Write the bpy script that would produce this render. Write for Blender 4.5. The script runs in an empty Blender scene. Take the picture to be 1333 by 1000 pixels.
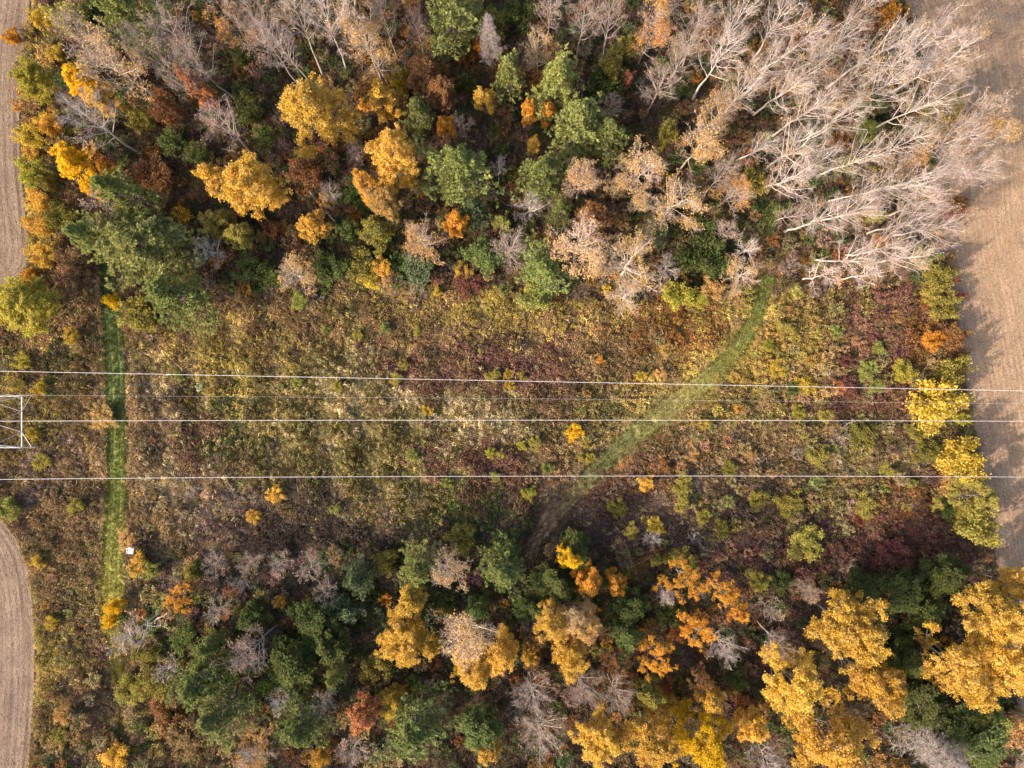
import bpy, math
import numpy as np
from mathutils import Vector

# ---------------------------------------------------------------- camera, sky, sun, exposure
scene = bpy.context.scene
col = scene.collection
CAM_H = 100.0
M = 0.1125                       # metres on the ground per photograph pixel
cam_data = bpy.data.cameras.new('camera')
cam = bpy.data.objects.new('camera', cam_data)
col.objects.link(cam)
cam.location = (0, 0, CAM_H)
cam.rotation_euler = (0, 0, 0)   # straight down, photograph's top is +Y
cam_data.sensor_fit = 'HORIZONTAL'
cam_data.angle = 2 * math.atan(666.5 * M / CAM_H)
cam_data.clip_end = 6000
scene.camera = cam

SUN_EL = math.radians(31)
SHADOW_AZ = math.radians(33)     # shadows run to the right and up in the photograph
sun_data = bpy.data.lights.new('sun', 'SUN')
sun = bpy.data.objects.new('sun', sun_data)
col.objects.link(sun)
d = Vector((math.cos(SHADOW_AZ) * math.cos(SUN_EL), math.sin(SHADOW_AZ) * math.cos(SUN_EL), -math.sin(SUN_EL)))
sun.rotation_euler = d.to_track_quat('-Z', 'Y').to_euler()
sun.location = (-60, -40, 90)
sun_data.energy = 3.0
sun_data.angle = math.radians(0.9)
sun_data.color = (1.0, 0.85, 0.68)

world = bpy.data.worlds.new('World')
scene.world = world
world.use_nodes = True
wn = world.node_tree
sky = wn.nodes.new('ShaderNodeTexSky')
sky.sky_type = 'NISHITA'
sky.sun_disc = False
sky.sun_elevation = SUN_EL
sky.sun_rotation = math.atan2(-d.x, -d.y)
sky.air_density = 1.0
sky.dust_density = 4.0
bg = wn.nodes['Background']
bg.inputs['Strength'].default_value = 0.15
wn.links.new(sky.outputs[0], bg.inputs['Color'])

scene.view_settings.view_transform = 'Standard'
scene.view_settings.look = 'None'
scene.view_settings.gamma = 1
scene.view_settings.exposure = 1.22
scene.cycles.max_bounces = 5
scene.cycles.transparent_max_bounces = 4

# ---------------------------------------------------------------- helpers
def W(px, py, h=0.0):
    """photograph pixel -> place in the world, for a point h metres above the ground"""
    k = M * (CAM_H - h) / CAM_H
    return (px - 666.5) * k, (500 - py) * k

def mesh_from(name, verts, quads, tint=None, mats=(), mat_idx=None, colr=None, uv=None, smooth=False):
    me = bpy.data.meshes.new(name)
    verts = np.asarray(verts, dtype=np.float32)
    quads = np.asarray(quads, dtype=np.int32)
    nf, k = quads.shape
    me.vertices.add(len(verts)); me.vertices.foreach_set('co', verts.ravel())
    me.loops.add(nf * k); me.loops.foreach_set('vertex_index', quads.ravel())
    me.polygons.add(nf)
    me.polygons.foreach_set('loop_start', np.arange(0, nf * k, k, dtype=np.int32))
    if mat_idx is not None:
        me.polygons.foreach_set('material_index', np.asarray(mat_idx, dtype=np.int32))
    me.polygons.foreach_set('use_smooth', np.full(nf, smooth))
    for m in mats: me.materials.append(m)
    if tint is not None:
        a = me.attributes.new('tint', 'FLOAT', 'POINT'); a.data.foreach_set('value', np.asarray(tint, dtype=np.float32))
    if colr is not None:
        a = me.attributes.new('col', 'FLOAT_COLOR', 'POINT')
        c4 = np.ones((len(verts), 4), dtype=np.float32); c4[:, :3] = colr
        a.data.foreach_set('color', c4.ravel())
    if uv is not None:
        l = me.uv_layers.new(name='rows'); l.data.foreach_set('uv', np.asarray(uv, dtype=np.float32)[quads.ravel()].ravel())
    me.update(); me.validate()
    return me

def link(name, data, parent=None, **props):
    o = bpy.data.objects.new(name, data)
    col.objects.link(o)
    if parent is not None: o.parent = parent
    for k, v in props.items(): o[k] = v
    return o

def norm(a):
    return a / np.maximum(np.linalg.norm(a, axis=-1, keepdims=True), 1e-9)

def tubes(P, R, s, rng):
    """many tapered tubes at once: P (N,K,3), R (N,K)"""
    N, K, _ = P.shape
    T = norm(np.gradient(P, axis=1))
    ref = norm(rng.normal(size=(N, 1, 3)))
    U = norm(np.cross(T, ref)); V = np.cross(T, U)
    a = np.arange(s) * 2 * math.pi / s
    ring = P[:, :, None] + R[:, :, None, None] * (np.cos(a)[None, None, :, None] * U[:, :, None] + np.sin(a)[None, None, :, None] * V[:, :, None])
    idx = np.arange(N * K * s).reshape(N, K, s)
    A = idx[:, :-1]; B = idx[:, 1:]
    q = np.stack([A, np.roll(A, -1, 2), np.roll(B, -1, 2), B], -1).reshape(-1, 4)
    return ring.reshape(-1, 3), q, np.repeat(rng.random(N), K * s)

def diamonds(C, U, V, rng, tint=None):
    """leaf shaped quads: centre C, half axes U (long) and V (short)"""
    N = len(C)
    v = np.stack([C - U, C + V - 0.15 * U, C + U, C - V - 0.15 * U], 1).reshape(-1, 3)
    q = np.arange(N * 4).reshape(N, 4)
    t = rng.random(N) if tint is None else tint
    return v, q, np.repeat(t, 4)

def leaves(C, size, rng, clump=None, flat=0.35):
    N = len(C)
    U = norm(rng.normal(size=(N, 3)) * (1, 1, flat)); X = norm(np.cross(U, rng.normal(size=(N, 3)) * (.5, .5, 1)))
    s = size * rng.uniform(.65, 1.3, (N, 1))
    t = rng.random(N) if clump is None else np.clip(.55 * clump + .45 * rng.random(N), 0, 1)
    return diamonds(C, U * s, X * s * .62, rng, t)

def merge(parts):
    vs, qs, ts, ms, o = [], [], [], [], 0
    for (v, q, t), m in parts:
        vs.append(v); qs.append(q + o); ts.append(t); ms.append(np.full(len(q), m)); o += len(v)
    return np.concatenate(vs), np.concatenate(qs), np.concatenate(ts), np.concatenate(ms)

def grow(start, direc, length, r0, K, up, jit, rng, tip=.2):
    N = len(start)
    P = np.zeros((N, K, 3)); P[:, 0] = start
    dv = norm(direc)
    for k in range(1, K):
        P[:, k] = P[:, k - 1] + dv * (length / (K - 1))[:, None]
        dv = norm(dv + np.array([0, 0, up]) + rng.normal(size=(N, 3)) * jit)
    R = r0[:, None] * np.linspace(1, tip, K)[None]
    return P, R

def spawn(P, R, n, t0, ang, L, K, up, jit, rng, rk=.6, rmin=.012, tmax=1.0, taper=.5):
    N, KK, _ = P.shape
    i = np.repeat(np.arange(N), n)
    t = rng.uniform(t0, tmax, len(i)); f = t * (KK - 1); k = np.minimum(f.astype(int), KK - 2); w = (f - k)[:, None]
    p = P[i, k] * (1 - w) + P[i, k + 1] * w
    r = R[i, k] * (1 - w[:, 0]) + R[i, k + 1] * w[:, 0]
    tg = norm(P[i, k + 1] - P[i, k])
    perp = norm(np.cross(tg, rng.normal(size=tg.shape)))
    a = np.radians(rng.normal(ang, ang * .22, len(i)))[:, None]
    dv = tg * np.cos(a) + perp * np.sin(a)
    ln = (L[i] if isinstance(L, np.ndarray) else L) * (1 - taper * t) * rng.uniform(.6, 1.25, len(i))
    return grow(p, dv, ln, np.maximum(r * rk, rmin), K, up, jit, rng)

# ---------------------------------------------------------------- materials
def new_mat(name):
    m = bpy.data.materials.new(name); m.use_nodes = True
    nt = m.node_tree; nt.nodes.clear()
    return m, nt, nt.nodes.new, nt.links.new

def leaf_material(name, attr, translucent=.3):
    """attr OBJECT: colours come from the object; INSTANCER: from the scattered tuft"""
    m, nt, N, Lk = new_mat(name)
    out = N('ShaderNodeOutputMaterial')
    tint = N('ShaderNodeAttribute'); tint.attribute_name = 'tint'
    a = N('ShaderNodeAttribute'); a.attribute_type = attr; a.attribute_name = 'leaf' if attr == 'OBJECT' else 'col'
    b = N('ShaderNodeAttribute'); b.attribute_type = attr; b.attribute_name = 'alt' if attr == 'OBJECT' else 'alt'
    tc = N('ShaderNodeTexCoord')
    nz = N('ShaderNodeTexNoise'); nz.inputs['Scale'].default_value = .55; nz.inputs['Detail'].default_value = 3
    Lk(tc.outputs['Object'], nz.inputs['Vector'])
    ad = N('ShaderNodeMath'); ad.operation = 'MULTIPLY_ADD'; ad.inputs[1].default_value = .55
    Lk(tint.outputs['Fac'], ad.inputs[0]); Lk(nz.outputs[0], ad.inputs[2])
    mr = N('ShaderNodeMapRange'); mr.inputs[1].default_value = .5; mr.inputs[2].default_value = 1.05
    Lk(ad.outputs[0], mr.inputs[0])
    mx = N('ShaderNodeMix'); mx.data_type = 'RGBA'
    Lk(mr.outputs[0], mx.inputs[0]); Lk(a.outputs['Color'], mx.inputs[6]); Lk(b.outputs['Color'], mx.inputs[7])
    vr = N('ShaderNodeMapRange'); vr.inputs[3].default_value = .62; vr.inputs[4].default_value = 1.3
    Lk(tint.outputs['Fac'], vr.inputs[0])
    mu = N('ShaderNodeMix'); mu.data_type = 'RGBA'; mu.blend_type = 'MULTIPLY'; mu.inputs[0].default_value = 1
    Lk(mx.outputs[2], mu.inputs[6]); Lk(vr.outputs[0], mu.inputs[7])
    df = N('ShaderNodeBsdfDiffuse'); tr = N('ShaderNodeBsdfTranslucent'); ms = N('ShaderNodeMixShader'); ms.inputs[0].default_value = translucent
    Lk(mu.outputs[2], df.inputs[0]); Lk(mu.outputs[2], tr.inputs[0])
    Lk(df.outputs[0], ms.inputs[1]); Lk(tr.outputs[0], ms.inputs[2]); Lk(ms.outputs[0], out.inputs[0])
    return m

def bark_material(name, c1, c2, obj_attr=None):
    m, nt, N, Lk = new_mat(name)
    out = N('ShaderNodeOutputMaterial'); p = N('ShaderNodeBsdfPrincipled'); p.inputs['Roughness'].default_value = .85
    tint = N('ShaderNodeAttribute'); tint.attribute_name = 'tint'
    tc = N('ShaderNodeTexCoord'); nz = N('ShaderNodeTexNoise'); nz.inputs['Scale'].default_value = 3; nz.inputs['Detail'].default_value = 4
    Lk(tc.outputs['Object'], nz.inputs['Vector'])
    ad = N('ShaderNodeMath'); ad.operation = 'ADD'; Lk(tint.outputs['Fac'], ad.inputs[0]); Lk(nz.outputs[0], ad.inputs[1])
    mr = N('ShaderNodeMapRange'); mr.inputs[1].default_value = .4; mr.inputs[2].default_value = 1.5; Lk(ad.outputs[0], mr.inputs[0])
    mx = N('ShaderNodeMix'); mx.data_type = 'RGBA'; Lk(mr.outputs[0], mx.inputs[0])
    mx.inputs[6].default_value = (*c1, 1); mx.inputs[7].default_value = (*c2, 1)
    if obj_attr:
        a = N('ShaderNodeAttribute'); a.attribute_type = 'OBJECT'; a.attribute_name = obj_attr
        mu = N('ShaderNodeMix'); mu.data_type = 'RGBA'; mu.blend_type = 'MULTIPLY'; mu.inputs[0].default_value = 1
        Lk(mx.outputs[2], mu.inputs[6]); Lk(a.outputs['Color'], mu.inputs[7]); Lk(mu.outputs[2], p.inputs['Base Color'])
    else:
        Lk(mx.outputs[2], p.inputs['Base Color'])
    Lk(p.outputs[0], out.inputs[0])
    return m

LEAF = leaf_material('leaf', 'OBJECT')
TUFT = leaf_material('tuft_leaf', 'INSTANCER', .2)
BARK_PALE = bark_material('pale_bark', (.62, .6, .58), (1.08, 1.06, 1.04), 'bark')
BARK_DARK = bark_material('brown_bark', (.13, .1, .08), (.3, .25, .21))
TWIG = bark_material('twig', (.55, .55, .55), (1.1, 1.1, 1.1), 'twig')

def noise_color(nt, N, Lk, scale, c1, c2, vec, detail=6, lo=.35, hi=.65):
    nz = N('ShaderNodeTexNoise'); nz.inputs['Scale'].default_value = scale; nz.inputs['Detail'].default_value = detail
    Lk(vec, nz.inputs['Vector'])
    mr = N('ShaderNodeMapRange'); mr.inputs[1].default_value = lo; mr.inputs[2].default_value = hi; Lk(nz.outputs[0], mr.inputs[0])
    mx = N('ShaderNodeMix'); mx.data_type = 'RGBA'; Lk(mr.outputs[0], mx.inputs[0])
    mx.inputs[6].default_value = (*c1, 1); mx.inputs[7].default_value = (*c2, 1)
    return mx.outputs[2], nz

def soil_material(name, use_attr, c1=(0, 0, 0), c2=(0, 0, 0), rows=None, bump=.6, lo=.8):
    m, nt, N, Lk = new_mat(name)
    out = N('ShaderNodeOutputMaterial'); p = N('ShaderNodeBsdfPrincipled'); p.inputs['Roughness'].default_value = .95
    p.inputs['Specular IOR Level'].default_value = .1
    tc = N('ShaderNodeTexCoord'); vec = tc.outputs['Object']
    if use_attr:
        a = N('ShaderNodeAttribute'); a.attribute_name = 'col'
        f, nz = noise_color(nt, N, Lk, 3.5, (.55, .55, .55), (1.45, 1.4, 1.3), vec, 8)
        mu = N('ShaderNodeMix'); mu.data_type = 'RGBA'; mu.blend_type = 'MULTIPLY'; mu.inputs[0].default_value = 1
        Lk(a.outputs['Color'], mu.inputs[6]); Lk(f, mu.inputs[7]); c = mu.outputs[2]
    else:
        c, nz = noise_color(nt, N, Lk, .35, c1, c2, vec, 10, .3, .7)
        f, nz = noise_color(nt, N, Lk, 5, (.72, .72, .72), (1.25, 1.25, 1.25), vec, 6)
        mu = N('ShaderNodeMix'); mu.data_type = 'RGBA'; mu.blend_type = 'MULTIPLY'; mu.inputs[0].default_value = 1
        Lk(c, mu.inputs[6]); Lk(f, mu.inputs[7]); c = mu.outputs[2]
        if rows:
            uvn = N('ShaderNodeUVMap'); uvn.uv_map = 'rows'
            mp = N('ShaderNodeMapping'); mp.inputs['Scale'].default_value = rows; Lk(uvn.outputs[0], mp.inputs[0])
            g, _ = noise_color(nt, N, Lk, 1.0, (lo, lo - .01, lo - .02), (2 - lo, 2 - lo, 1.98 - lo), mp.outputs[0], 4, .3, .7)
            mv = N('ShaderNodeMix'); mv.data_type = 'RGBA'; mv.blend_type = 'MULTIPLY'; mv.inputs[0].default_value = 1
            Lk(c, mv.inputs[6]); Lk(g, mv.inputs[7]); c = mv.outputs[2]
    Lk(c, p.inputs['Base Color'])
    b = N('ShaderNodeBump'); b.inputs['Strength'].default_value = bump; b.inputs['Distance'].default_value = .12
    Lk(nz.outputs[0], b.inputs['Height']); Lk(b.outputs[0], p.inputs['Normal']); Lk(p.outputs[0], out.inputs[0])
    return m

def metal_material(name, c, metallic, rough):
    m, nt, N, Lk = new_mat(name)
    out = N('ShaderNodeOutputMaterial'); p = N('ShaderNodeBsdfPrincipled')
    p.inputs['Metallic'].default_value = metallic; p.inputs['Roughness'].default_value = rough
    tc = N('ShaderNodeTexCoord')
    f, nz = noise_color(nt, N, Lk, 1.7, tuple(x * .8 for x in c), c, tc.outputs['Object'])
    Lk(f, p.inputs['Base Color']); Lk(p.outputs[0], out.inputs[0])
    return m

# ---------------------------------------------------------------- the lie of the land
rngG = np.random.default_rng(11)
_ph = rngG.uniform(0, 6.28, 10); _kx = rngG.normal(size=10) * .55; _ky = rngG.normal(size=10) * .55

LEFT_TOP = [(44, -220), (42, -60), (40, 0), (33, 60), (27, 120), (27, 200), (32, 260), (38, 320), (34, 350), (18, 368), (-20, 385), (-80, 395)]
LEFT_BOT = [(-90, 640), (-40, 652), (0, 674), (18, 695), (33, 725), (42, 770), (46, 830), (45, 900), (41, 960), (38, 1000), (34, 1080), (30, 1220)]
RIGHT_EDGE = [(1150, -220), (1165, -60), (1178, 0), (1200, 60), (1212, 130), (1216, 200), (1218, 270), (1228, 340), (1242, 400), (1252, 460), (1262, 520), (1272, 570), (1284, 640), (1292, 700), (1300, 745), (1318, 800), (1324, 900), (1322, 1000), (1320, 1080), (1320, 1220)]
TRACK_A = [(139, 330), (143, 380), (149, 450), (152, 520), (153, 590), (151, 650), (149, 700), (147, 760), (146, 810), (151, 850), (157, 900), (160, 950)]
TRACK_A_W = [17, 20, 25, 25, 23, 23, 28, 29, 25, 15, 8, 5]
TRACK_B = [(1000, 360), (990, 390), (975, 428), (945, 470), (905, 506), (860, 540), (815, 575), (775, 612), (742, 650), (712, 682), (694, 712), (688, 745)]
TRACK_B_W = [14, 17, 19, 21, 27, 28, 24, 23, 22, 20, 16, 10]

def wpts(px):
    return np.array([W(*p) for p in px])

def smooth(P, n=14):
    """Catmull-Rom through the points"""
    P = np.asarray(P, float); Q = np.vstack([2 * P[0] - P[1], P, 2 * P[-1] - P[-2]]); out = []
    for i in range(len(P) - 1):
        p0, p1, p2, p3 = Q[i:i + 4]
        for t in np.linspace(0, 1, n, endpoint=False):
            out.append(.5 * ((2 * p1) + (-p0 + p2) * t + (2 * p0 - 5 * p1 + 4 * p2 - p3) * t * t + (-p0 + 3 * p1 - 3 * p2 + p3) * t ** 3))
    out.append(P[-1])
    return np.array(out)

LT = smooth(wpts(LEFT_TOP)); LB = smooth(wpts(LEFT_BOT)); RE = smooth(wpts(RIGHT_EDGE))
TA = smooth(np.hstack([wpts(TRACK_A), np.array(TRACK_A_W)[:, None] * M])); TB = smooth(np.hstack([wpts(TRACK_B), np.array(TRACK_B_W)[:, None] * M]))

def relief(x, y):
    z = 0
    for i in range(10): z = z + np.sin(x * _kx[i] + y * _ky[i] + _ph[i])
    return .045 * z

def edge_side(poly, x, y):
    """x of the edge at each y (edges that run up the picture)"""
    o = np.argsort(poly[:, 1])
    return np.interp(y, poly[o, 1], poly[o, 0])

def in_field(x, y, pad=0.0):
    r = x > edge_side(RE, x, y) + pad
    a = (x < edge_side(LT, x, y) - pad) & (y > LT[:, 1].min() + 1)
    yl = np.interp(x, LT[::-1, 0], LT[::-1, 1])
    a = a & (y > np.where(x < -70.5, np.interp(x, np.sort(LT[-60:, 0]), LT[-60:, 1][np.argsort(LT[-60:, 0])]), -1e9) + pad)
    b = (x < edge_side(LB, x, y) - pad) & (y < LB[:, 1].max())
    return r | a | b

def track_dist(T, x, y):
    """distance to the middle line less half the width"""
    best = np.full(np.shape(x), 1e9)
    for i in range(0, len(T)):
        best = np.minimum(best, np.hypot(x - T[i, 0], y - T[i, 1]) - T[i, 2] / 2)
    return best

# colours of what grows, with some shade painted in, by place in the photograph: (px, py, rx, ry, weight, colour)
C_ = dict(brown=(.27, .175, .085), maroon=(.19, .10, .07), olive=(.29, .235, .09), straw=(.50, .40, .22), yolive=(.37, .275, .075),
          grey=(.235, .175, .12), dgreen=(.085, .10, .038), rust=(.26, .125, .045), mauve=(.27, .185, .14), gold=(.50, .29, .045), litter=(.17, .115, .075),
          green=(.11, .14, .04), tan=(.36, .25, .12), orange=(.45, .2, .045), dark=(.12, .085, .06))
PATCH = [
    (100, 500, 90, 110, .8, 'brown'), (60, 520, 70, 60, .7, 'yolive'), (90, 560, 40, 40, .6, 'mauve'), (130, 550, 16, 50, 1.2, 'tan'), (70, 460, 60, 40, .7, 'dgreen'),
    (60, 640, 60, 40, .9, 'mauve'), (90, 700, 60, 70, 1.0, 'brown'), (110, 640, 30, 30, .6, 'olive'), (100, 800, 50, 80, .8, 'olive'), (90, 760, 40, 60, .7, 'brown'),
    (60, 860, 25, 100, 1.0, 'yolive'), (135, 880, 30, 60, 1.2, 'maroon'), (95, 930, 40, 50, .8, 'brown'), (70, 940, 20, 50, .9, 'tan'), (110, 960, 40, 40, .6, 'dgreen'),
    (80, 400, 40, 70, .8, 'brown'), (60, 300, 30, 60, .8, 'yolive'), (100, 330, 30, 60, .9, 'maroon'), (70, 200, 35, 80, .8, 'olive'), (60, 40, 40, 60, .8, 'olive'), (110, 40, 40, 60, .7, 'dark'),
    (300, 420, 110, 45, 1.2, 'brown'), (240, 430, 60, 40, .7, 'yolive'), (210, 500, 40, 50, 1.0, 'dark'), (205, 500, 40, 50, 1.1, 'straw'), (300, 470, 100, 40, .8, 'yolive'), (440, 430, 40, 50, .8, 'olive'),
    (260, 575, 40, 35, 2.2, 'maroon'), (250, 630, 32, 30, 1.8, 'straw'), (190, 590, 40, 50, .9, 'straw'), (180, 600, 60, 60, .8, 'brown'), (190, 560, 40, 40, .7, 'dark'), (300, 560, 50, 40, .8, 'dgreen'), (300, 650, 60, 40, 1.5, 'mauve'),
    (420, 540, 130, 60, 1.6, 'olive'), (450, 530, 90, 40, 1.3, 'straw'), (400, 600, 120, 40, .9, 'olive'), (480, 500, 60, 30, .9, 'straw'), (340, 520, 70, 40, .8, 'yolive'), (530, 560, 60, 50, .8, 'olive'),
    (540, 490, 50, 30, 1.8, 'maroon'), (560, 430, 90, 45, 1.2, 'brown'), (650, 470, 60, 40, 1.3, 'maroon'), (720, 490, 50, 40, 1.3, 'maroon'), (620, 590, 60, 30, 2.0, 'maroon'),
    (650, 560, 60, 25, 1.4, 'straw'), (600, 530, 60, 25, 1.0, 'straw'), (700, 540, 50, 30, .9, 'olive'), (790, 520, 60, 60, 1.2, 'olive'), (780, 460, 80, 50, 1.2, 'brown'), (860, 430, 70, 40, 1.2, 'rust'), (700, 410, 90, 30, 1.0, 'yolive'), (620, 400, 90, 25, 1.1, 'yolive'), (880, 410, 70, 30, .8, 'yolive'), (740, 430, 90, 40, .7, 'tan'),
    (380, 660, 60, 40, 1.0, 'dark'), (430, 690, 60, 40, .8, 'dark'), (480, 660, 70, 40, .8, 'grey'), (560, 650, 70, 40, .9, 'olive'), (620, 670, 60, 40, 1.0, 'green'), (680, 680, 40, 40, .9, 'dark'), (700, 600, 50, 30, .9, 'tan'), (740, 580, 40, 30, .8, 'brown'), (660, 630, 50, 30, .8, 'maroon'),  # dark entries paint the lower wood's shade into the weeds
    (890, 560, 60, 30, 1.0, 'tan'), (850, 600, 50, 40, 1.0, 'rust'), (960, 480, 50, 40, 1.5, 'yolive'), (970, 530, 40, 30, 1.0, 'olive'), (890, 515, 55, 28, 2.4, 'yolive'), (860, 545, 45, 25, 1.6, 'olive'), (920, 570, 60, 40, .9, 'brown'), (870, 660, 80, 50, 1.4, 'mauve'), (960, 640, 60, 50, .9, 'dark'), (940, 660, 60, 40, .8, 'olive'), (810, 650, 50, 50, 1.1, 'maroon'),  # mauve and dark entries put the shade of this stretch into the colour
    (1030, 430, 50, 40, 1.2, 'yolive'), (1060, 480, 60, 50, .9, 'tan'), (1150, 420, 60, 40, 1.7, 'maroon'), (1120, 400, 70, 30, .9, 'olive'), (1200, 440, 40, 50, 1.2, 'rust'), (1130, 525, 60, 30, 1.9, 'maroon'), (1060, 540, 50, 40, .8, 'olive'), (1180, 480, 50, 30, .9, 'tan'), (1180, 600, 60, 40, 1.0, 'grey'), (1130, 600, 50, 60, .9, 'olive'), (1080, 580, 30, 40, .9, 'mauve'), (1170, 650, 60, 30, 1.2, 'rust'), (1180, 690, 80, 40, 1.7, 'maroon'), (1080, 660, 60, 40, 1.0, 'olive'), (1020, 680, 60, 50, 1.0, 'dark'), (1230, 560, 30, 30, 1.1, 'olive'), (1010, 560, 50, 40, .7, 'brown'), (990, 600, 60, 40, .7, 'tan'), (1000, 720, 60, 30, 1.4, 'maroon'), (1100, 720, 60, 30, 1.4, 'maroon'),
]
WOOD = [('litter', 2.0), ('dark', 1.5), ('rust', .8), ('dgreen', 1.3), ('mauve', .9), ('olive', .55), ('green', .5), ('brown', .9), ('gold', .12)]
WOOD_PATCH = [(390, 220, 60, 50, 4, 'dark'), (400, 200, 70, 60, 3, 'rust'), (580, 90, 60, 50, 4, 'rust'), (830, 180, 40, 40, 6, 'dark'), (780, 70, 50, 40, 4, 'dgreen'), (940, 290, 50, 70, 5, 'dgreen'), (480, 330, 60, 40, 4, 'green'), (330, 130, 30, 50, 4, 'dgreen'), (900, 330, 50, 40, 4, 'dgreen'),
              (400, 840, 80, 70, 6, 'dgreen'), (560, 780, 150, 60, 3, 'dgreen'), (250, 750, 80, 50, 4, 'mauve'), (200, 900, 60, 80, 4, 'brown'), (220, 920, 60, 60, 3, 'olive'), (870, 850, 80, 60, 5, 'rust'), (960, 850, 50, 60, 5, 'dark'), (1200, 850, 80, 80, 6, 'dgreen'), (1130, 740, 100, 30, 5, 'dark'), (700, 920, 80, 60, 4, 'mauve'), (1000, 760, 80, 40, 4, 'maroon'), (340, 730, 90, 30, 5, 'mauve'),
              (960, 170, 40, 120, 4, 'brown'), (1080, 160, 130, 120, 2, 'dgreen'), (1100, 90, 100, 100, 2, 'rust'), (1120, 340, 90, 40, 4, 'mauve'), (1090, 370, 100, 25, 4, 'rust'), (200, 240, 60, 60, 4, 'rust'), (220, 190, 50, 50, 2, 'olive'), (560, 350, 200, 25, 2.5, 'mauve'), (450, 370, 120, 20, 3, 'brown'), (60, 200, 40, 180, 4, 'olive'), (60, 250, 40, 150, 6, 'gold'), (50, 150, 40, 150, 5, 'yolive'), (100, 100, 30, 60, 3, 'mauve'), (60, 330, 40, 50, 5, 'rust'), (860, 740, 60, 30, 4, 'olive'), (200, 760, 60, 50, 4, 'olive'), (430, 720, 90, 20, 4, 'mauve'), (200, 860, 50, 60, 4, 'tan'), (215, 900, 70, 90, 5, 'tan'), (210, 880, 70, 90, 4, 'olive'), (250, 720, 90, 30, 4, 'tan')]
NAMES = list(C_); COLS = np.array([C_[n] for n in NAMES])

def wood_top_line(px):
    return np.interp(px, [0, 110, 160, 270, 330, 420, 560, 640, 700, 800, 860, 1000, 1100, 1240, 1400], [190, 230, 330, 385, 380, 388, 372, 372, 392, 392, 395, 372, 372, 360, 360])
def wood_bot_line(px):
    return np.interp(px, [0, 155, 180, 300, 420, 520, 620, 680, 760, 860, 1000, 1100, 1333], [1100, 830, 730, 712, 712, 705, 690, 700, 700, 715, 745, 740, 735])

def weights(px, py):
    """share of each colour among what grows at a photograph pixel"""
    wsum = np.full((len(px), len(NAMES)), 1e-6)
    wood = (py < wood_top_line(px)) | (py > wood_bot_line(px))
    for n in ('brown', 'olive', 'dark', 'tan'): wsum[:, NAMES.index(n)] += np.where(wood, 0, .12)
    for n, w in WOOD: wsum[:, NAMES.index(n)] += np.where(wood, w, 0)
    for L_, isw in ((PATCH, 0), (WOOD_PATCH, 1)):
        for (x, y, rx, ry, w, n) in L_:
            g = w * np.exp(-.5 * (((px - x) / rx * 1.25) ** 2 + ((py - y) / ry * 1.25) ** 2))
            wsum[:, NAMES.index(n)] += np.where(wood == bool(isw), g, 0)
    wsum = wsum ** np.where(wood, 1.0, 1.45)[:, None]
    return wsum / wsum.sum(1, keepdims=True), wood

# ---------------------------------------------------------------- ground
def axis(lim, step, far):
    a = np.arange(-lim, lim + .01, step); out = [a]; p = lim; s = step; right = []
    while p < far: s *= 1.5; p += s; right.append(p)
    right = np.array(right)
    return np.concatenate([-right[::-1], a, right])
gx = axis(92, .8, 2500); gy = axis(72, .8, 2500)
X, Y = np.meshgrid(gx, gy)
nx, ny = len(gx), len(gy)
idx = np.arange(nx * ny).reshape(ny, nx)
Q = np.stack([idx[:-1, :-1], idx[:-1, 1:], idx[1:, 1:], idx[1:, :-1]], -1).reshape(-1, 4)
xf, yf = X.ravel(), Y.ravel()
near = (np.abs(xf) < 95) & (np.abs(yf) < 75)
z = np.where(near, relief(xf, yf), -.02)
fld = in_field(xf, yf, -1.0)
z = np.where(fld & near, -.12, z)
wt, wd = weights(np.clip(xf / M + 666.5, -100, 1440), np.clip(500 - yf / M, -120, 1120))
gc = (wt @ COLS) * .62
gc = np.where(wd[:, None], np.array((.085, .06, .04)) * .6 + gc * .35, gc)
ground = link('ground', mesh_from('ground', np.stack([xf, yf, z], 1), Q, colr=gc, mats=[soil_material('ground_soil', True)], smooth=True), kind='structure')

def field_strip(name, edge, side, width, mat, step, ridge, pitch):
    """ploughed or stubble field: rows follow the edge"""
    P = edge; T = norm(np.gradient(P, axis=0)); Nn = np.stack([T[:, 1], -T[:, 0]], 1) * side
    u = np.arange(0, width + .001, step)
    rng = np.random.default_rng(5)
    XY = P[:, None] + Nn[:, None] * u[None, :, None]
    zz = .02 + ridge * np.sin(u * 2 * math.pi / pitch)[None] * (1 + .4 * rng.normal(size=(len(P), 1))) + rng.normal(size=(len(P), len(u))) * ridge * .5
    zz[:, 0] = -.05
    v = np.concatenate([XY, zz[..., None]], -1).reshape(-1, 3)
    s = np.concatenate([[0], np.cumsum(np.linalg.norm(np.diff(P, axis=0), axis=1))])
    uv = np.stack(np.broadcast_arrays(u[None], s[:, None]), -1).reshape(-1, 2)
    id_ = np.arange(len(P) * len(u)).reshape(len(P), len(u))
    A = np.stack([id_[:-1, :-1], id_[:-1, 1:], id_[1:, 1:], id_[1:, :-1]], -1).reshape(-1, 4)
    if side < 0: A = A[:, ::-1]
    return link(name, mesh_from(name, v, A, mats=[mat], uv=uv), kind='structure')

def densify(P, step):
    s = np.concatenate([[0], np.cumsum(np.linalg.norm(np.diff(P, axis=0), axis=1))]); t = np.arange(0, s[-1], step)
    return np.stack([np.interp(t, s, P[:, 0]), np.interp(t, s, P[:, 1])], 1)

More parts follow.
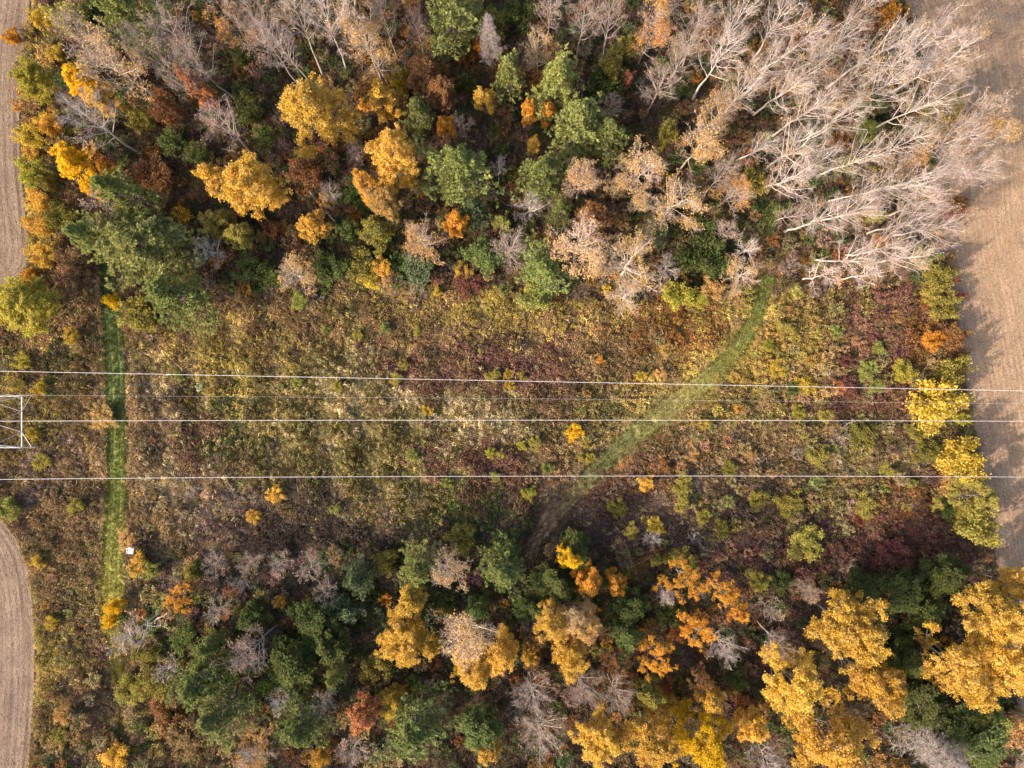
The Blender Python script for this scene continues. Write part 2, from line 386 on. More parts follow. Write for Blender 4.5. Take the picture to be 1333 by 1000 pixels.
FIELD_L = soil_material('ploughed_soil', False, (.165, .117, .083), (.235, .168, .12), rows=(1.3, .03, 1), bump=.9, lo=.66)
FIELD_R = soil_material('stubble_soil', False, (.295, .192, .118), (.39, .26, .165), rows=(3.0, .12, 1), bump=.8)
field_strip('field_ploughed_upper', densify(LT, .4), 1, 12, FIELD_L, .14, .018, .83)
field_strip('field_ploughed_lower', densify(LB, .4), 1, 12, FIELD_L, .14, .018, .83)
re_ = densify(RE, .4); re_ = np.stack([re_[:, 0], re_[:, 1]], 1)
k_ = np.ones(61) / 61; pad = np.concatenate([np.repeat(re_[:1, 0], 30), re_[:, 0], np.repeat(re_[-1:, 0], 30)])
field_strip('field_stubble', re_, -1, 34, FIELD_R, .2, .010, .76)

def track(name, T, colr, rut, mat):
    Pd = densify(T[:, :2], .3); s = np.concatenate([[0], np.cumsum(np.linalg.norm(np.diff(T[:, :2], axis=0), axis=1))])
    w = np.interp(np.arange(len(Pd)) * .3, s, T[:, 2])
    Tn = norm(np.gradient(Pd, axis=0)); Nn = np.stack([Tn[:, 1], -Tn[:, 0]], 1)
    u = np.linspace(-.62, .62, 27)
    XY = Pd[:, None] + Nn[:, None] * (u[None, :] * w[:, None])[..., None]
    prof = -.05 * (np.exp(-((u - rut) / .06) ** 2) + np.exp(-((u + rut) / .06) ** 2))
    zz = relief(XY[..., 0], XY[..., 1]) + .10 + prof[None]
    zz[:, 0] -= .3; zz[:, -1] -= .3
    v = np.concatenate([XY, zz[..., None]], -1).reshape(-1, 3)
    worn = (np.exp(-((u - rut) / .07) ** 2) + np.exp(-((u + rut) / .07) ** 2))[None] * np.ones((len(Pd), 1))
    f = np.linspace(0, 1, len(Pd))
    c = np.array([colr(t) for t in f])[:, None] * (1 - .75 * worn[..., None]) + np.array((.045, .055, .022)) * .75 * worn[..., None]
    id_ = np.arange(len(Pd) * len(u)).reshape(len(Pd), len(u))
    A = np.stack([id_[:-1, :-1], id_[:-1, 1:], id_[1:, 1:], id_[1:, :-1]], -1).reshape(-1, 4)
    return link(name, mesh_from(name, v, A, mats=[mat], colr=c.reshape(-1, 3)), kind='structure')

def mixc(stops):
    ts = [s_[0] for s_ in stops]; cs = np.array([s_[1] for s_ in stops])
    return lambda t: np.array([np.interp(t, ts, cs[:, i]) for i in range(3)])
COL_A = mixc([(0, (.11, .15, .055)), (.3, (.15, .18, .055)), (.52, (.22, .235, .06)), (.75, (.34, .315, .08)), (1, (.18, .17, .06))])  # darker green at the upper end is shade painted into the grass
COL_B = mixc([(0, (.16, .19, .055)), (.25, (.24, .24, .07)), (.42, (.31, .27, .10)), (.55, (.22, .22, .08)), (.66, (.17, .18, .07)), (.76, (.20, .16, .08)), (.86, (.24, .155, .09)), (1, (.19, .12, .07))])
PATHM = soil_material('mown_grass_soil', True)
track('path_mown_straight', TA, COL_A, .2, PATHM)
track('path_mown_curved', TB, COL_B, .22, PATHM)

# ---------------------------------------------------------------- scattered growth (stuff)
def proto(name, build, seed, mats):
    rng = np.random.default_rng(seed)
    v, q, t, m = merge(build(rng))
    return bpy.data.objects.new(name, mesh_from(name, v, q, t, mats, m))

def tuft_leafy(n, r, h0, h1, size):
    def b(rng):
        a = rng.uniform(0, 6.28, n); rr = r * np.sqrt(rng.random(n)); hh = rng.uniform(h0, h1, n) * (1 - .35 * (rr / r) ** 2)
        C = np.stack([rr * np.cos(a), rr * np.sin(a), hh], 1)
        ns = 7; st = np.stack([rng.normal(0, r * .25, ns), rng.normal(0, r * .25, ns), np.full(ns, -.1)], 1)
        P, R = grow(st, np.stack([st[:, 0], st[:, 1], np.full(ns, 1.2)], 1), np.full(ns, h1 * .9), np.full(ns, .02), 3, .1, .1, rng)
        return [(leaves(C, size, rng, flat=.5), 0), (tubes(P, R, 3, rng), 0)]
    return b
def tuft_blades(n, r, h, w, lean=.5):
    def b(rng):
        st = np.stack([rng.normal(0, r * .4, n), rng.normal(0, r * .4, n), np.zeros(n)], 1)
        dv = norm(np.stack([rng.normal(0, lean, n), rng.normal(0, lean, n), np.ones(n)], 1))
        ln = h * rng.uniform(.5, 1.2, (n, 1)); sd = norm(np.cross(dv, rng.normal(size=(n, 3)))) * w
        return [(diamonds(st + dv * ln * .5, dv * ln * .5, sd, rng), 0)]
    return b
def tuft_twigs(n, r, h):
    def b(rng):
        st = np.zeros((n, 3)); st[:, :2] = rng.normal(0, r * .2, (n, 2))
        P, R = grow(st, np.stack([rng.normal(0, .6, n), rng.normal(0, .6, n), np.ones(n)], 1), rng.uniform(.6, 1.2, n) * h, np.full(n, .016), 3, .15, .12, rng)
        P2, R2 = spawn(P, R, 6, .3, 40, h * .45, 2, .1, 0, rng, rmin=.011)
        return [(tubes(P, R, 3, rng), 0), (tubes(P2, R2, 3, rng), 0)]
    return b

def tuft_bush(n, r, h, size):
    def b(rng):
        ns = 9; st = np.zeros((ns, 3)); az = np.arange(ns) * 2.4
        P, R = grow(st, np.stack([np.cos(az) * .6, np.sin(az) * .6, np.ones(ns)], 1), rng.uniform(.7, 1.2, ns) * h, np.full(ns, .03), 4, .05, .12, rng)
        B, BR = spawn(P, R, 7, .3, 42, r * .5, 3, .08, .08, rng, rmin=.012)
        C = np.repeat(B[:, -1], n, 0); C = C + rng.normal(0, r * .13, C.shape)
        return [(leaves(C, size, rng, np.repeat(rng.random(len(B)), n)), 0), (tubes(P, R, 3, rng), 0), (tubes(B, BR, 3, rng), 0)]
    return b
def collection_of(name, objs):
    c = bpy.data.collections.new(name)
    for o in objs: c.objects.link(o)
    return c

def scatter(name, pts, rot, scl, pick, colr, alt, coll, label=None, category=None):
    me = bpy.data.meshes.new(name); n = len(pts)
    me.vertices.add(n); me.vertices.foreach_set('co', np.asarray(pts, np.float32).ravel())
    def at(nm, ty, key, arr): a = me.attributes.new(nm, ty, 'POINT'); a.data.foreach_set(key, np.asarray(arr, np.int32 if ty == 'INT' else np.float32).ravel())
    at('rot', 'FLOAT_VECTOR', 'vector', rot); at('scl', 'FLOAT_VECTOR', 'vector', scl); at('pick', 'INT', 'value', pick)
    at('col', 'FLOAT_VECTOR', 'vector', colr); at('alt', 'FLOAT_VECTOR', 'vector', alt)
    o = link(name, me, kind='stuff')
    if label: o['label'] = label
    if category: o['category'] = category
    g = bpy.data.node_groups.new(name + '_scatter', 'GeometryNodeTree')
    g.interface.new_socket('Geometry', in_out='INPUT', socket_type='NodeSocketGeometry'); g.interface.new_socket('Geometry', in_out='OUTPUT', socket_type='NodeSocketGeometry')
    N, Lk = g.nodes.new, g.links.new
    i = N('NodeGroupInput'); out = N('NodeGroupOutput'); ip = N('GeometryNodeInstanceOnPoints'); ci = N('GeometryNodeCollectionInfo')
    ci.inputs['Collection'].default_value = coll; ci.inputs['Separate Children'].default_value = True; ci.inputs['Reset Children'].default_value = True
    def na(nm, ty): a = N('GeometryNodeInputNamedAttribute'); a.data_type = ty; a.inputs[0].default_value = nm; return a.outputs[0]
    ip.inputs['Pick Instance'].default_value = True
    e2r = N('FunctionNodeEulerToRotation'); Lk(na('rot', 'FLOAT_VECTOR'), e2r.inputs[0])
    Lk(i.outputs[0], ip.inputs['Points']); Lk(ci.outputs[0], ip.inputs['Instance']); Lk(na('pick', 'INT'), ip.inputs['Instance Index'])
    Lk(e2r.outputs[0], ip.inputs['Rotation']); Lk(na('scl', 'FLOAT_VECTOR'), ip.inputs['Scale']); Lk(ip.outputs[0], out.inputs[0])
    md = o.modifiers.new('scatter', 'NODES'); md.node_group = g
    return o

def jitter_grid(x0, x1, y0, y1, step, rng):
    a = np.arange(x0, x1, step); b = np.arange(y0, y1, step); XX, YY = np.meshgrid(a, b)
    n = XX.size
    return XX.ravel() + rng.uniform(-.5, .5, n) * step, YY.ravel() + rng.uniform(-.5, .5, n) * step

rng = np.random.default_rng(3)
herb = collection_of('herb_protos', [proto('herb_%d' % i, tuft_leafy(34, .36, .35, 1.05, .105), 20 + i, [TUFT]) for i in range(4)] +
                     [proto('herb_%d' % (4 + i), tuft_blades(40, .5, .95, .035), 30 + i, [TUFT]) for i in range(2)] + [proto('herb_%d' % (6 + i), tuft_twigs(12, .4, .95), 36 + i, [TUFT]) for i in range(2)])
x, y = jitter_grid(-84, 84, -66, 66, .40, rng)
px, py = x / M + 666.5, 500 - y / M
wt, wd = weights(px, py)
dA, dB = track_dist(TA, x, y), track_dist(TB, x, y)
jag = rng.normal(0, .35, len(x)) + .3 * np.sin(x * 1.3 + y * .7)
keep = ~in_field(x, y, -.25) & (dA > .05) & (dB + jag > .05)
TRAILS = [[(448, 520), (470, 550), (476, 590)], [(520, 530), (545, 570), (560, 615)], [(768, 495), (774, 520), (782, 540)], [(420, 465), (455, 500), (490, 560), (505, 575)], [(330, 500), (370, 535), (420, 560)], [(590, 490), (610, 540), (600, 580)], [(1010, 560), (1060, 575), (1100, 610)], [(700, 430), (730, 470), (735, 520)], [(250, 450), (300, 470), (340, 510)], [(880, 420), (900, 450), (930, 470)]]
for tl in TRAILS:
    tp = smooth(wpts(tl)); keep &= np.min(np.hypot(x[:, None] - tp[None, ::2, 0], y[:, None] - tp[None, ::2, 1]), 1) > .26
cl = np.zeros(len(x))
for i in range(8):
    a = rng.uniform(0, 6.28); k = rng.uniform(.6, 2.2); cl += np.sin((x * math.cos(a) + y * math.sin(a)) * k + rng.uniform(0, 6))
keep &= (rng.random(len(x)) < np.where(wd, .62, .93 - .13 * (cl < -2)))
# a narrow wet ditch without tall growth
dt = smooth(wpts([(226, 610), (222, 640), (227, 665), (233, 690)]))
keep &= np.min(np.hypot(x[:, None] - dt[None, ::4, 0], y[:, None] - dt[None, ::4, 1]), 1) > .45
x, y, px, py, wt, wd, cl, dT = x[keep], y[keep], px[keep], py[keep], wt[keep], wd[keep], cl[keep], np.minimum(dA, dB)[keep]
# neighbouring plants tend to be alike: the random choice varies slowly over the ground
u1 = np.zeros(len(x))
for i in range(14):
    a = rng.uniform(0, 6.28); k = rng.uniform(.25, 1.5); u1 += np.sin((x * math.cos(a) + y * math.sin(a)) * k + rng.uniform(0, 6))
o_ = np.argsort(np.argsort(u1 + rng.normal(0, 1.5, len(x)))) / len(x)
pk = (wt.cumsum(1) < o_[:, None]).sum(1).clip(0, len(NAMES) - 1)
cc = COLS[pk] * np.where(wd, 1, 1.18)[:, None] * rng.uniform(.72, 1.35, (len(x), 1)) * rng.uniform(.93, 1.07, (len(x), 3))
pk2 = (wt.cumsum(1) < rng.random((len(x), 1))).sum(1).clip(0, len(NAMES) - 1)
big = sum(np.sin((x * math.cos(a_) + y * math.sin(a_)) * k_ + p_) for a_, k_, p_ in zip(rng.uniform(0, 6.28, 9), rng.uniform(.3, 1.4, 9), rng.uniform(0, 6, 9)))
cc = cc * np.clip(1 + .11 * big, .62, 1.5)[:, None]
aa = .5 * cc + .5 * COLS[pk2]
n = len(x)
hs = rng.uniform(.6, 1.15, n) * np.where(wd, .75, 1) * np.clip(1 + .13 * cl, .45, 1.75) * np.clip(.35 + dT * .35, .35, 1)
ws = rng.uniform(.7, 1.2, n) * np.where(wd, 1.15, 1)
strawy = np.isin(pk, [NAMES.index('straw'), NAMES.index('olive'), NAMES.index('tan')])
twiggy = np.isin(pk, [NAMES.index('mauve'), NAMES.index('grey')])
pick = np.where(strawy & (rng.random(n) < .6), rng.integers(4, 6, n), np.where(twiggy & (rng.random(n) < .7), rng.integers(6, 8, n), rng.integers(0, 4, n)))
rot = np.stack([rng.normal(0, .1, n), rng.normal(0, .1, n), rng.uniform(0, 6.28, n)], 1)
for nm, sel, lb in (('meadow_weeds', ~wd, 'dry brown and olive weeds covering the open meadow'), ('woodland_undergrowth', wd, 'low rusty and green undergrowth on the woodland floor')):
    scatter(nm, np.stack([x, y, relief(x, y) - .03], 1)[sel], rot[sel], np.stack([ws, ws, hs], 1)[sel], pick[sel], cc[sel], aa[sel], herb, lb, 'undergrowth' if 'wood' in nm else 'weeds')

bush = collection_of('bush_protos', [proto('bush_%d' % i, tuft_bush(7, 1.0, 1.9, .11), 70 + i, [TUFT]) for i in range(4)] + [proto('bush_%d' % (4 + i), tuft_twigs(26, 1.0, 2.3), 76 + i, [TUFT]) for i in range(3)])
x, y = jitter_grid(-86, 86, -68, 68, 1.25, rng); px, py = x / M + 666.5, 500 - y / M
wt, wd = weights(px, py)
open_p = np.interp(px, [0, 120, 170, 300, 700, 850, 1000, 1250], [.35, .3, .12, .05, .06, .2, .5, .6]) + .25 * (py > 640)
k = ~in_field(x, y, -.6) & (track_dist(TA, x, y) > 1.1) & (track_dist(TB, x, y) > 1.1) & (rng.random(len(x)) < np.where(wd, .58, open_p))
x, y, px, py, wt, wd = x[k], y[k], px[k], py[k], wt[k], wd[k]; n = len(x)
pk = (wt.cumsum(1) < rng.random((n, 1))).sum(1).clip(0, len(NAMES) - 1)
cc = COLS[pk] * rng.uniform(.85, 1.35, (n, 1)); aa = cc * rng.uniform(.7, 1.4, (n, 3))
twiggy = np.isin(pk, [NAMES.index(k_) for k_ in ('mauve', 'grey', 'litter', 'dark')]) & (rng.random(n) < .8); pick = np.where(twiggy, rng.integers(4, 7, n), rng.integers(0, 4, n))
cc = np.where(twiggy[:, None], np.array((.29, .21, .16)) * rng.uniform(.75, 1.3, (n, 1)), cc)
ws = rng.uniform(.5, 1.25, n) * np.where(wd, 1, np.interp(px, [700, 1000], [.5, .78]))
for nm, sel, lb in (('woodland_brush', wd, 'waist-high tangle of saplings and brush filling the woods'), ('meadow_brush', ~wd, 'low mixed brush scattered through the open meadow')):
    m_ = int(sel.sum())
    scatter(nm, np.stack([x, y, relief(x, y) - .05], 1)[sel], np.stack([np.zeros(m_), np.zeros(m_), rng.uniform(0, 6.28, m_)], 1), np.stack([ws, ws, ws * rng.uniform(.7, 1.4, n)], 1)[sel], pick[sel], cc[sel], aa[sel], bush, lb, 'undergrowth')

turf = collection_of('turf_protos', [proto('turf_%d' % i, tuft_blades(46, .3, .16, .02, .7), 50 + i, [TUFT]) for i in range(3)])
gxs, gys, gcs, gsc = [], [], [], []
for T, CF, rut, spans in ((TA, COL_A, .2, None), (TB, COL_B, .22, None)):
    L_ = np.concatenate([[0], np.cumsum(np.linalg.norm(np.diff(T[:, :2], axis=0), axis=1))]); nn = int(L_[-1] * 60)
    s = rng.uniform(0, L_[-1], nn); uu = rng.uniform(-.56, .56, nn); w = np.interp(s, L_, T[:, 2])
    cx, cy = np.interp(s, L_, T[:, 0]), np.interp(s, L_, T[:, 1])
    tx, ty = np.interp(s + .2, L_, T[:, 0]) - np.interp(s - .2, L_, T[:, 0]), np.interp(s + .2, L_, T[:, 1]) - np.interp(s - .2, L_, T[:, 1])
    l_ = np.hypot(tx, ty); X1 = cx + ty / l_ * uu * w; Y1 = cy - tx / l_ * uu * w
    inrut = np.abs(np.abs(uu) - rut) < .075
    bare = np.interp(s / L_[-1], [0, .7, .85, 1], [0, .1, .75, .85]) if T is TB else np.zeros(nn)
    k = (rng.random(nn) > np.where(inrut, .93, .05)) & (rng.random(nn) > bare)
    f = (s / L_[-1])[k]
    gxs.append(X1[k]); gys.append(Y1[k]); gcs.append(np.stack([np.interp(f, np.linspace(0, 1, 30), [CF(t)[i] for t in np.linspace(0, 1, 30)]) for i in range(3)], 1)); gsc.append(np.where(np.abs(uu[k]) > .46, 2.2, 1.0))
gx_, gy_, gc_, gs_ = map(np.concatenate, (gxs, gys, gcs, gsc)); n = len(gx_)
gc_ = gc_ * rng.uniform(.75, 1.45, (n, 1))
scatter('mown_grass', np.stack([gx_, gy_, relief(gx_, gy_) + .08], 1), np.stack([np.zeros(n), np.zeros(n), rng.uniform(0, 6.28, n)], 1), np.stack([rng.uniform(.8, 1.3, n)] * 2 + [gs_ * rng.uniform(.6, 1.3, n)], 1),
        rng.integers(0, 3, n), gc_, gc_ * (1.35, 1.2, 1.1), turf, 'short green grass growing along the two mown tracks', 'grass')

straw = collection_of('straw_protos', [proto('straw_%d' % i, tuft_blades(14, .22, .2, .014, 1.6), 60 + i, [TUFT]) for i in range(3)])
x, y = jitter_grid(-84, 84, -62, 62, .42, rng)
k = in_field(x, y, .15) & (rng.random(len(x)) < np.where(x > 0, .8, .28)); x, y = x[k], y[k]; n = len(x)
sc_ = np.array((.44, .32, .22)) * rng.uniform(.7, 1.25, (n, 1))
scatter('crop_stubble', np.stack([x, y, np.full(n, .02)], 1), np.stack([np.zeros(n), np.zeros(n), rng.uniform(0, 6.28, n)], 1), np.stack([rng.uniform(.7, 1.3, n)] * 3, 1), rng.integers(0, 3, n), sc_, sc_ * .8, straw, 'pale broken straw scattered over the bare fields', 'stubble')

# ---------------------------------------------------------------- tree and shrub shapes
def trunk_of(H, r, rng, K=9, wob=.012):
    zz = np.linspace(0, 1, K); P = np.zeros((1, K, 3)); P[0, :, 2] = zz * H
    P[0, 1:, :2] = np.cumsum(rng.normal(0, wob * H, (K - 1, 2)), 0) * .55
    R = np.maximum(r * (1 - .92 * zz), .02)[None]; R[0, 0] *= 1.35
    return P, R

def limbs_of(P, R, n, z0, z1, H, Rc, ang, up, rng, power=1.6, K=6):
    t = np.sort(rng.uniform(z0, z1, n)); f = t * (P.shape[1] - 1); k = np.minimum(f.astype(int), P.shape[1] - 2); w = (f - k)[:, None]
    p = P[0, k] * (1 - w) + P[0, k + 1] * w
    az = np.arange(n) * 2.399 + rng.normal(0, .5, n)
    a = np.radians(rng.normal(ang, 9, n))
    dv = np.stack([np.sin(a) * np.cos(az), np.sin(a) * np.sin(az), np.cos(a)], 1)
    env = Rc * (1 - ((t - z0) / (1.02 - z0)) ** power) + .12 * Rc
    ln = env / np.maximum(np.sin(a), .5) * rng.uniform(.7, 1.15, n)
    r = np.maximum((R[0, k] * .55), .03)
    return grow(p, dv, ln, r, K, up, .09, rng, tip=.18)

def tips_of(P):
    return P[:, -1]

MATS_LEAFY = [LEAF, TWIG]
def make_leafy(seed, H, Rc, nl=26, sub=9, per=44, size=.115, z0=.28, ang=55, up=.16, spread=.32, bark=None, sparse=0.0):
    rng = np.random.default_rng(seed)
    P, R = trunk_of(H * .93, H * .0125, rng)
    A, AR = limbs_of(P, R, nl, z0, .97, H, Rc, ang, up, rng)
    B, BR = spawn(A, AR, sub, .25, 42, Rc * .46, 4, .16, .14, rng)
    D, DR = spawn(B, BR, 4, .3, 40, Rc * .2, 2, .1, 0, rng)
    tr = merge([(tubes(P, R, 7, rng), 0), (tubes(A, AR, 5, rng), 0)])
    # leaves sit in clumps round the outer twigs
    c = np.concatenate([B[:, -1], B[:, 2], D[:, -1]]); cl = rng.random(len(c))
    if sparse: k = rng.random(len(c)) > sparse; c, cl = c[k], cl[k]
    m = per * 3 // 6
    C = np.repeat(c, m, 0); CL = np.repeat(cl, m); C = C + rng.normal(0, spread * .55, C.shape) * (1, 1, .75)
    cr = merge([(leaves(C, size, rng, CL), 0), (tubes(B, BR, 3, rng), 1), (tubes(D, DR, 3, rng), 1)])
    nm = 'leafy%d' % seed
    return (mesh_from(nm + '_trunk', tr[0], tr[1], tr[2], [bark or BARK_DARK], smooth=True), mesh_from(nm + '_crown', cr[0], cr[1], cr[2], MATS_LEAFY, cr[3]))

def make_bare(seed, H, Rc, nl=22, sub=8, twig=6, fine=2, z0=.38, ang=40, up=.12, leaf=0, bark=None, lsize=.1):
    rng = np.random.default_rng(seed)
    P, R = trunk_of(H * .96, H * .0115, rng, wob=.014)
    A, AR = limbs_of(P, R, nl, z0, .98, H, Rc, ang, up, rng, power=1.9); AR = np.maximum(AR, .022)
    B, BR = spawn(A, AR, sub, .2, 38, Rc * .5, 4, .10, .10, rng, rk=.6, rmin=.02)
    D, DR = spawn(B, BR, twig, .2, 38, Rc * .25, 3, .09, .08, rng, rk=.55, rmin=.011)
    F, FR = spawn(D, DR, fine, .25, 36, Rc * .12, 2, .05, 0, rng, rmin=.008)
    tr = merge([(tubes(P, R, 7, rng), 0), (tubes(A, AR, 5, rng), 0), (tubes(B, BR, 3, rng), 0)])
    parts = [(tubes(D, DR, 3, rng), 1), (tubes(F, FR, 3, rng), 1)]
    if leaf:
        c = F[:, -1]; ph = rng.uniform(0, 6.28, 6); kk = rng.normal(size=(6, 3)) * .8
        g = sum(np.sin(c @ kk[i] + ph[i]) for i in range(6))
        c = c[np.argsort(-(g + rng.normal(0, 1.2, len(c))))[:int(len(c) * leaf)]]
        C = np.repeat(c, 2, 0); C = C + rng.normal(0, .12, C.shape)
        parts.append((leaves(C, lsize, rng), 0))
    cr = merge(parts)
    nm = 'bare%d' % seed
    return (mesh_from(nm + '_trunk', tr[0], tr[1], tr[2], [bark or BARK_PALE], smooth=True), mesh_from(nm + '_crown', cr[0], cr[1], cr[2], MATS_LEAFY, cr[3]))

def make_pine(seed, H, Rc, dead=False, step=.42, nb=5, z0=.22, ns=8, lf=.38, m=11, nl=(.13, .25)):
    rng = np.random.default_rng(seed)
    P, R = trunk_of(H, H * .013, rng, wob=.006)
    zs = np.arange(z0 * H, H * .985, step); n = len(zs) * nb
    t = np.repeat(zs / H, nb) + rng.normal(0, .006, n); t = t.clip(0, .99)
    f = t * (P.shape[1] - 1); k = np.minimum(f.astype(int), P.shape[1] - 2); w = (f - k)[:, None]
    p = P[0, k] * (1 - w) + P[0, k + 1] * w
    az = np.tile(np.arange(nb) * 6.283 / nb, len(zs)) + np.repeat(np.arange(len(zs)) * 1.1, nb) + rng.normal(0, .28, n)
    prof = np.where(t < .45, .8 + .2 * (t - z0) / (.45 - z0), 1 - ((t - .45) / .55) ** 1.35)
    lump = 1 + .28 * np.sin(az * 2 + rng.uniform(0, 6)) + .2 * np.sin(az * 3 + t * 9)
    ln = (Rc * prof * lump * rng.uniform(.55, 1.12, n) + .25)
    el = np.where(dead, -.1, .12) + .75 * (t - .3).clip(0)
    dv = np.stack([np.cos(az), np.sin(az), el], 1)
    A, AR = grow(p, dv, ln, np.full(n, .045), 6, -.03 if dead else .07, .05, rng)
    ns = 7 if dead else ns
    B, BR = spawn(A, AR, ns, .22, 48, np.maximum(ln * lf, .4), 3, -.08 if dead else .14, .08, rng, rmin=.012)
    tr = merge([(tubes(P, R, 7, rng), 0), (tubes(A, AR, 4, rng), 0)])
    parts = [(tubes(B, BR, 3, rng), 1)]
    if dead:
        D, DR = spawn(B, BR, 6, .1, 45, .45, 2, -.1, 0, rng, rmin=.012)
        parts.append((tubes(D, DR, 3, rng), 1))
    else:
        c = np.concatenate([A[:, -1], B[:, -1], B[:, 1] * .45 + B[:, 2] * .55]); dr = np.concatenate([A[:, -1] - A[:, -2], B[:, -1] - B[:, -2], B[:, 2] - B[:, 1]])
        C = np.repeat(c, m, 0); Dv = norm(norm(np.repeat(dr, m, 0)) * .9 + rng.normal(0, .6, C.shape) + (0, 0, .3))
        L_ = rng.uniform(*nl, (len(C), 1)); sd = norm(np.cross(Dv, rng.normal(size=C.shape)))
        cl = np.repeat(rng.random(len(c)), m)
        parts.append((diamonds(C + Dv * L_ * .8, Dv * L_, sd * L_ * .34, rng, np.clip(.5 * cl + .5 * rng.random(len(C)), 0, 1)), 0))
    cr = merge(parts); nm = ('deadfir%d' if dead else 'pine%d') % seed
    return (mesh_from(nm + '_trunk', tr[0], tr[1], tr[2], [BARK_DARK], smooth=True), mesh_from(nm + '_crown', cr[0], cr[1], cr[2], MATS_LEAFY, cr[3]))

def make_shrub(seed, H, Rc, leafn=9, size=.085, ns=12, twig=5):
    rng = np.random.default_rng(seed)
    st = np.zeros((ns, 3)); st[:, :2] = rng.normal(0, Rc * .1, (ns, 2)); st[:, 2] = -.05
    az = np.arange(ns) * 2.399 + rng.normal(0, .3, ns); lean = rng.uniform(.1, 1.0, ns)
    dv = np.stack([np.cos(az) * lean, np.sin(az) * lean, np.ones(ns)], 1)
    P, R = grow(st, dv, np.sqrt((lean * Rc) ** 2 + (H * .9) ** 2) * rng.uniform(.75, 1.1, ns), np.full(ns, .035), 5, .05, .12, rng)
    B, BR = spawn(P, R, 8, .25, 42, Rc * .42, 3, .08, .1, rng, rmin=.014)
    D, DR = spawn(B, BR, twig, .2, 42, Rc * .2, 2, .05, 0, rng, rmin=.011)
    tr = merge([(tubes(P, R, 4, rng), 0)])
    parts = [(tubes(B, BR, 3, rng), 1), (tubes(D, DR, 3, rng), 1)]
    if leafn:
        c = np.concatenate([B[:, -1], D[:, -1]]); cl = rng.random(len(c)); C = np.repeat(c, leafn, 0) + rng.normal(0, Rc * .1, (len(c) * leafn, 3))
        parts.append((leaves(C, size, rng, np.repeat(cl, leafn)), 0))
    cr = merge(parts); nm = 'shrub%d' % seed
    return (mesh_from(nm + '_stems', tr[0], tr[1], tr[2], [BARK_DARK if leafn else BARK_PALE], smooth=True), mesh_from(nm + '_crown', cr[0], cr[1], cr[2], MATS_LEAFY, cr[3]))

PROTO = {   # kind: (nominal height, nominal radius, meshes)
    'leafy': (14, 4.4, [make_leafy(100 + i, 14, 4.4, z0=(.18, .3, .24)[i % 3], ang=(62, 50, 56)[i % 3], nl=(24, 30, 27)[i % 3], sparse=(.12, .25, .18)[i % 3]) for i in range(7)]),
    'small': (9, 2.1, [make_leafy(120 + i, 9, 2.1, nl=20, sub=7, per=32, size=.11, z0=.2, ang=48, spread=.24) for i in range(5)]),
    'open': (13, 4.0, [make_leafy(140 + i, 13, 4.0, nl=13, sub=6, per=44, size=.115, spread=.3, bark=BARK_PALE, sparse=.45) for i in range(4)]),
    'bare': (19, 4.2, [make_bare(160 + i, 19, 4.2, leaf=.07) for i in range(6)]),
    'half': (14, 3.4, [make_bare(180 + i, 14, 3.4, nl=24, ang=52, z0=.3, leaf=.42, lsize=.105) for i in range(5)]),
    'sapling': (9, 2.0, [make_bare(200 + i, 9, 2.0, nl=16, sub=7, twig=5, fine=2, ang=45, leaf=.06) for i in range(4)]),
    'pine': (14, 3.6, [make_pine(220 + i, 14, 3.6, step=.5, ns=9, lf=.32, m=13) for i in range(5)]),
    'bigpine': (20, 6.4, [make_pine(230 + i, 20, 6.4, step=.72, nb=6, z0=.25, ns=15, lf=.25, m=15, nl=(.15, .3)) for i in range(2)]),
    'deadfir': (12, 2.0, [make_pine(240 + i, 12, 2.0, dead=True, step=.35, nb=6) for i in range(2)]),
    'shrub': (2.4, 1.5, [make_shrub(260 + i, 2.4, 1.5) for i in range(5)]),
    'bareshrub': (2.6, 1.6, [make_shrub(280 + i, 2.6, 1.6, leafn=0, ns=14, twig=8) for i in range(3)]),
}
NAME = dict(leafy='broadleaf_tree', small='broadleaf_tree', open='broadleaf_tree', bare='bare_tree', half='bare_tree', sapling='bare_tree', pine='pine_tree', bigpine='pine_tree', deadfir='dead_conifer', shrub='shrub', bareshrub='bare_shrub')
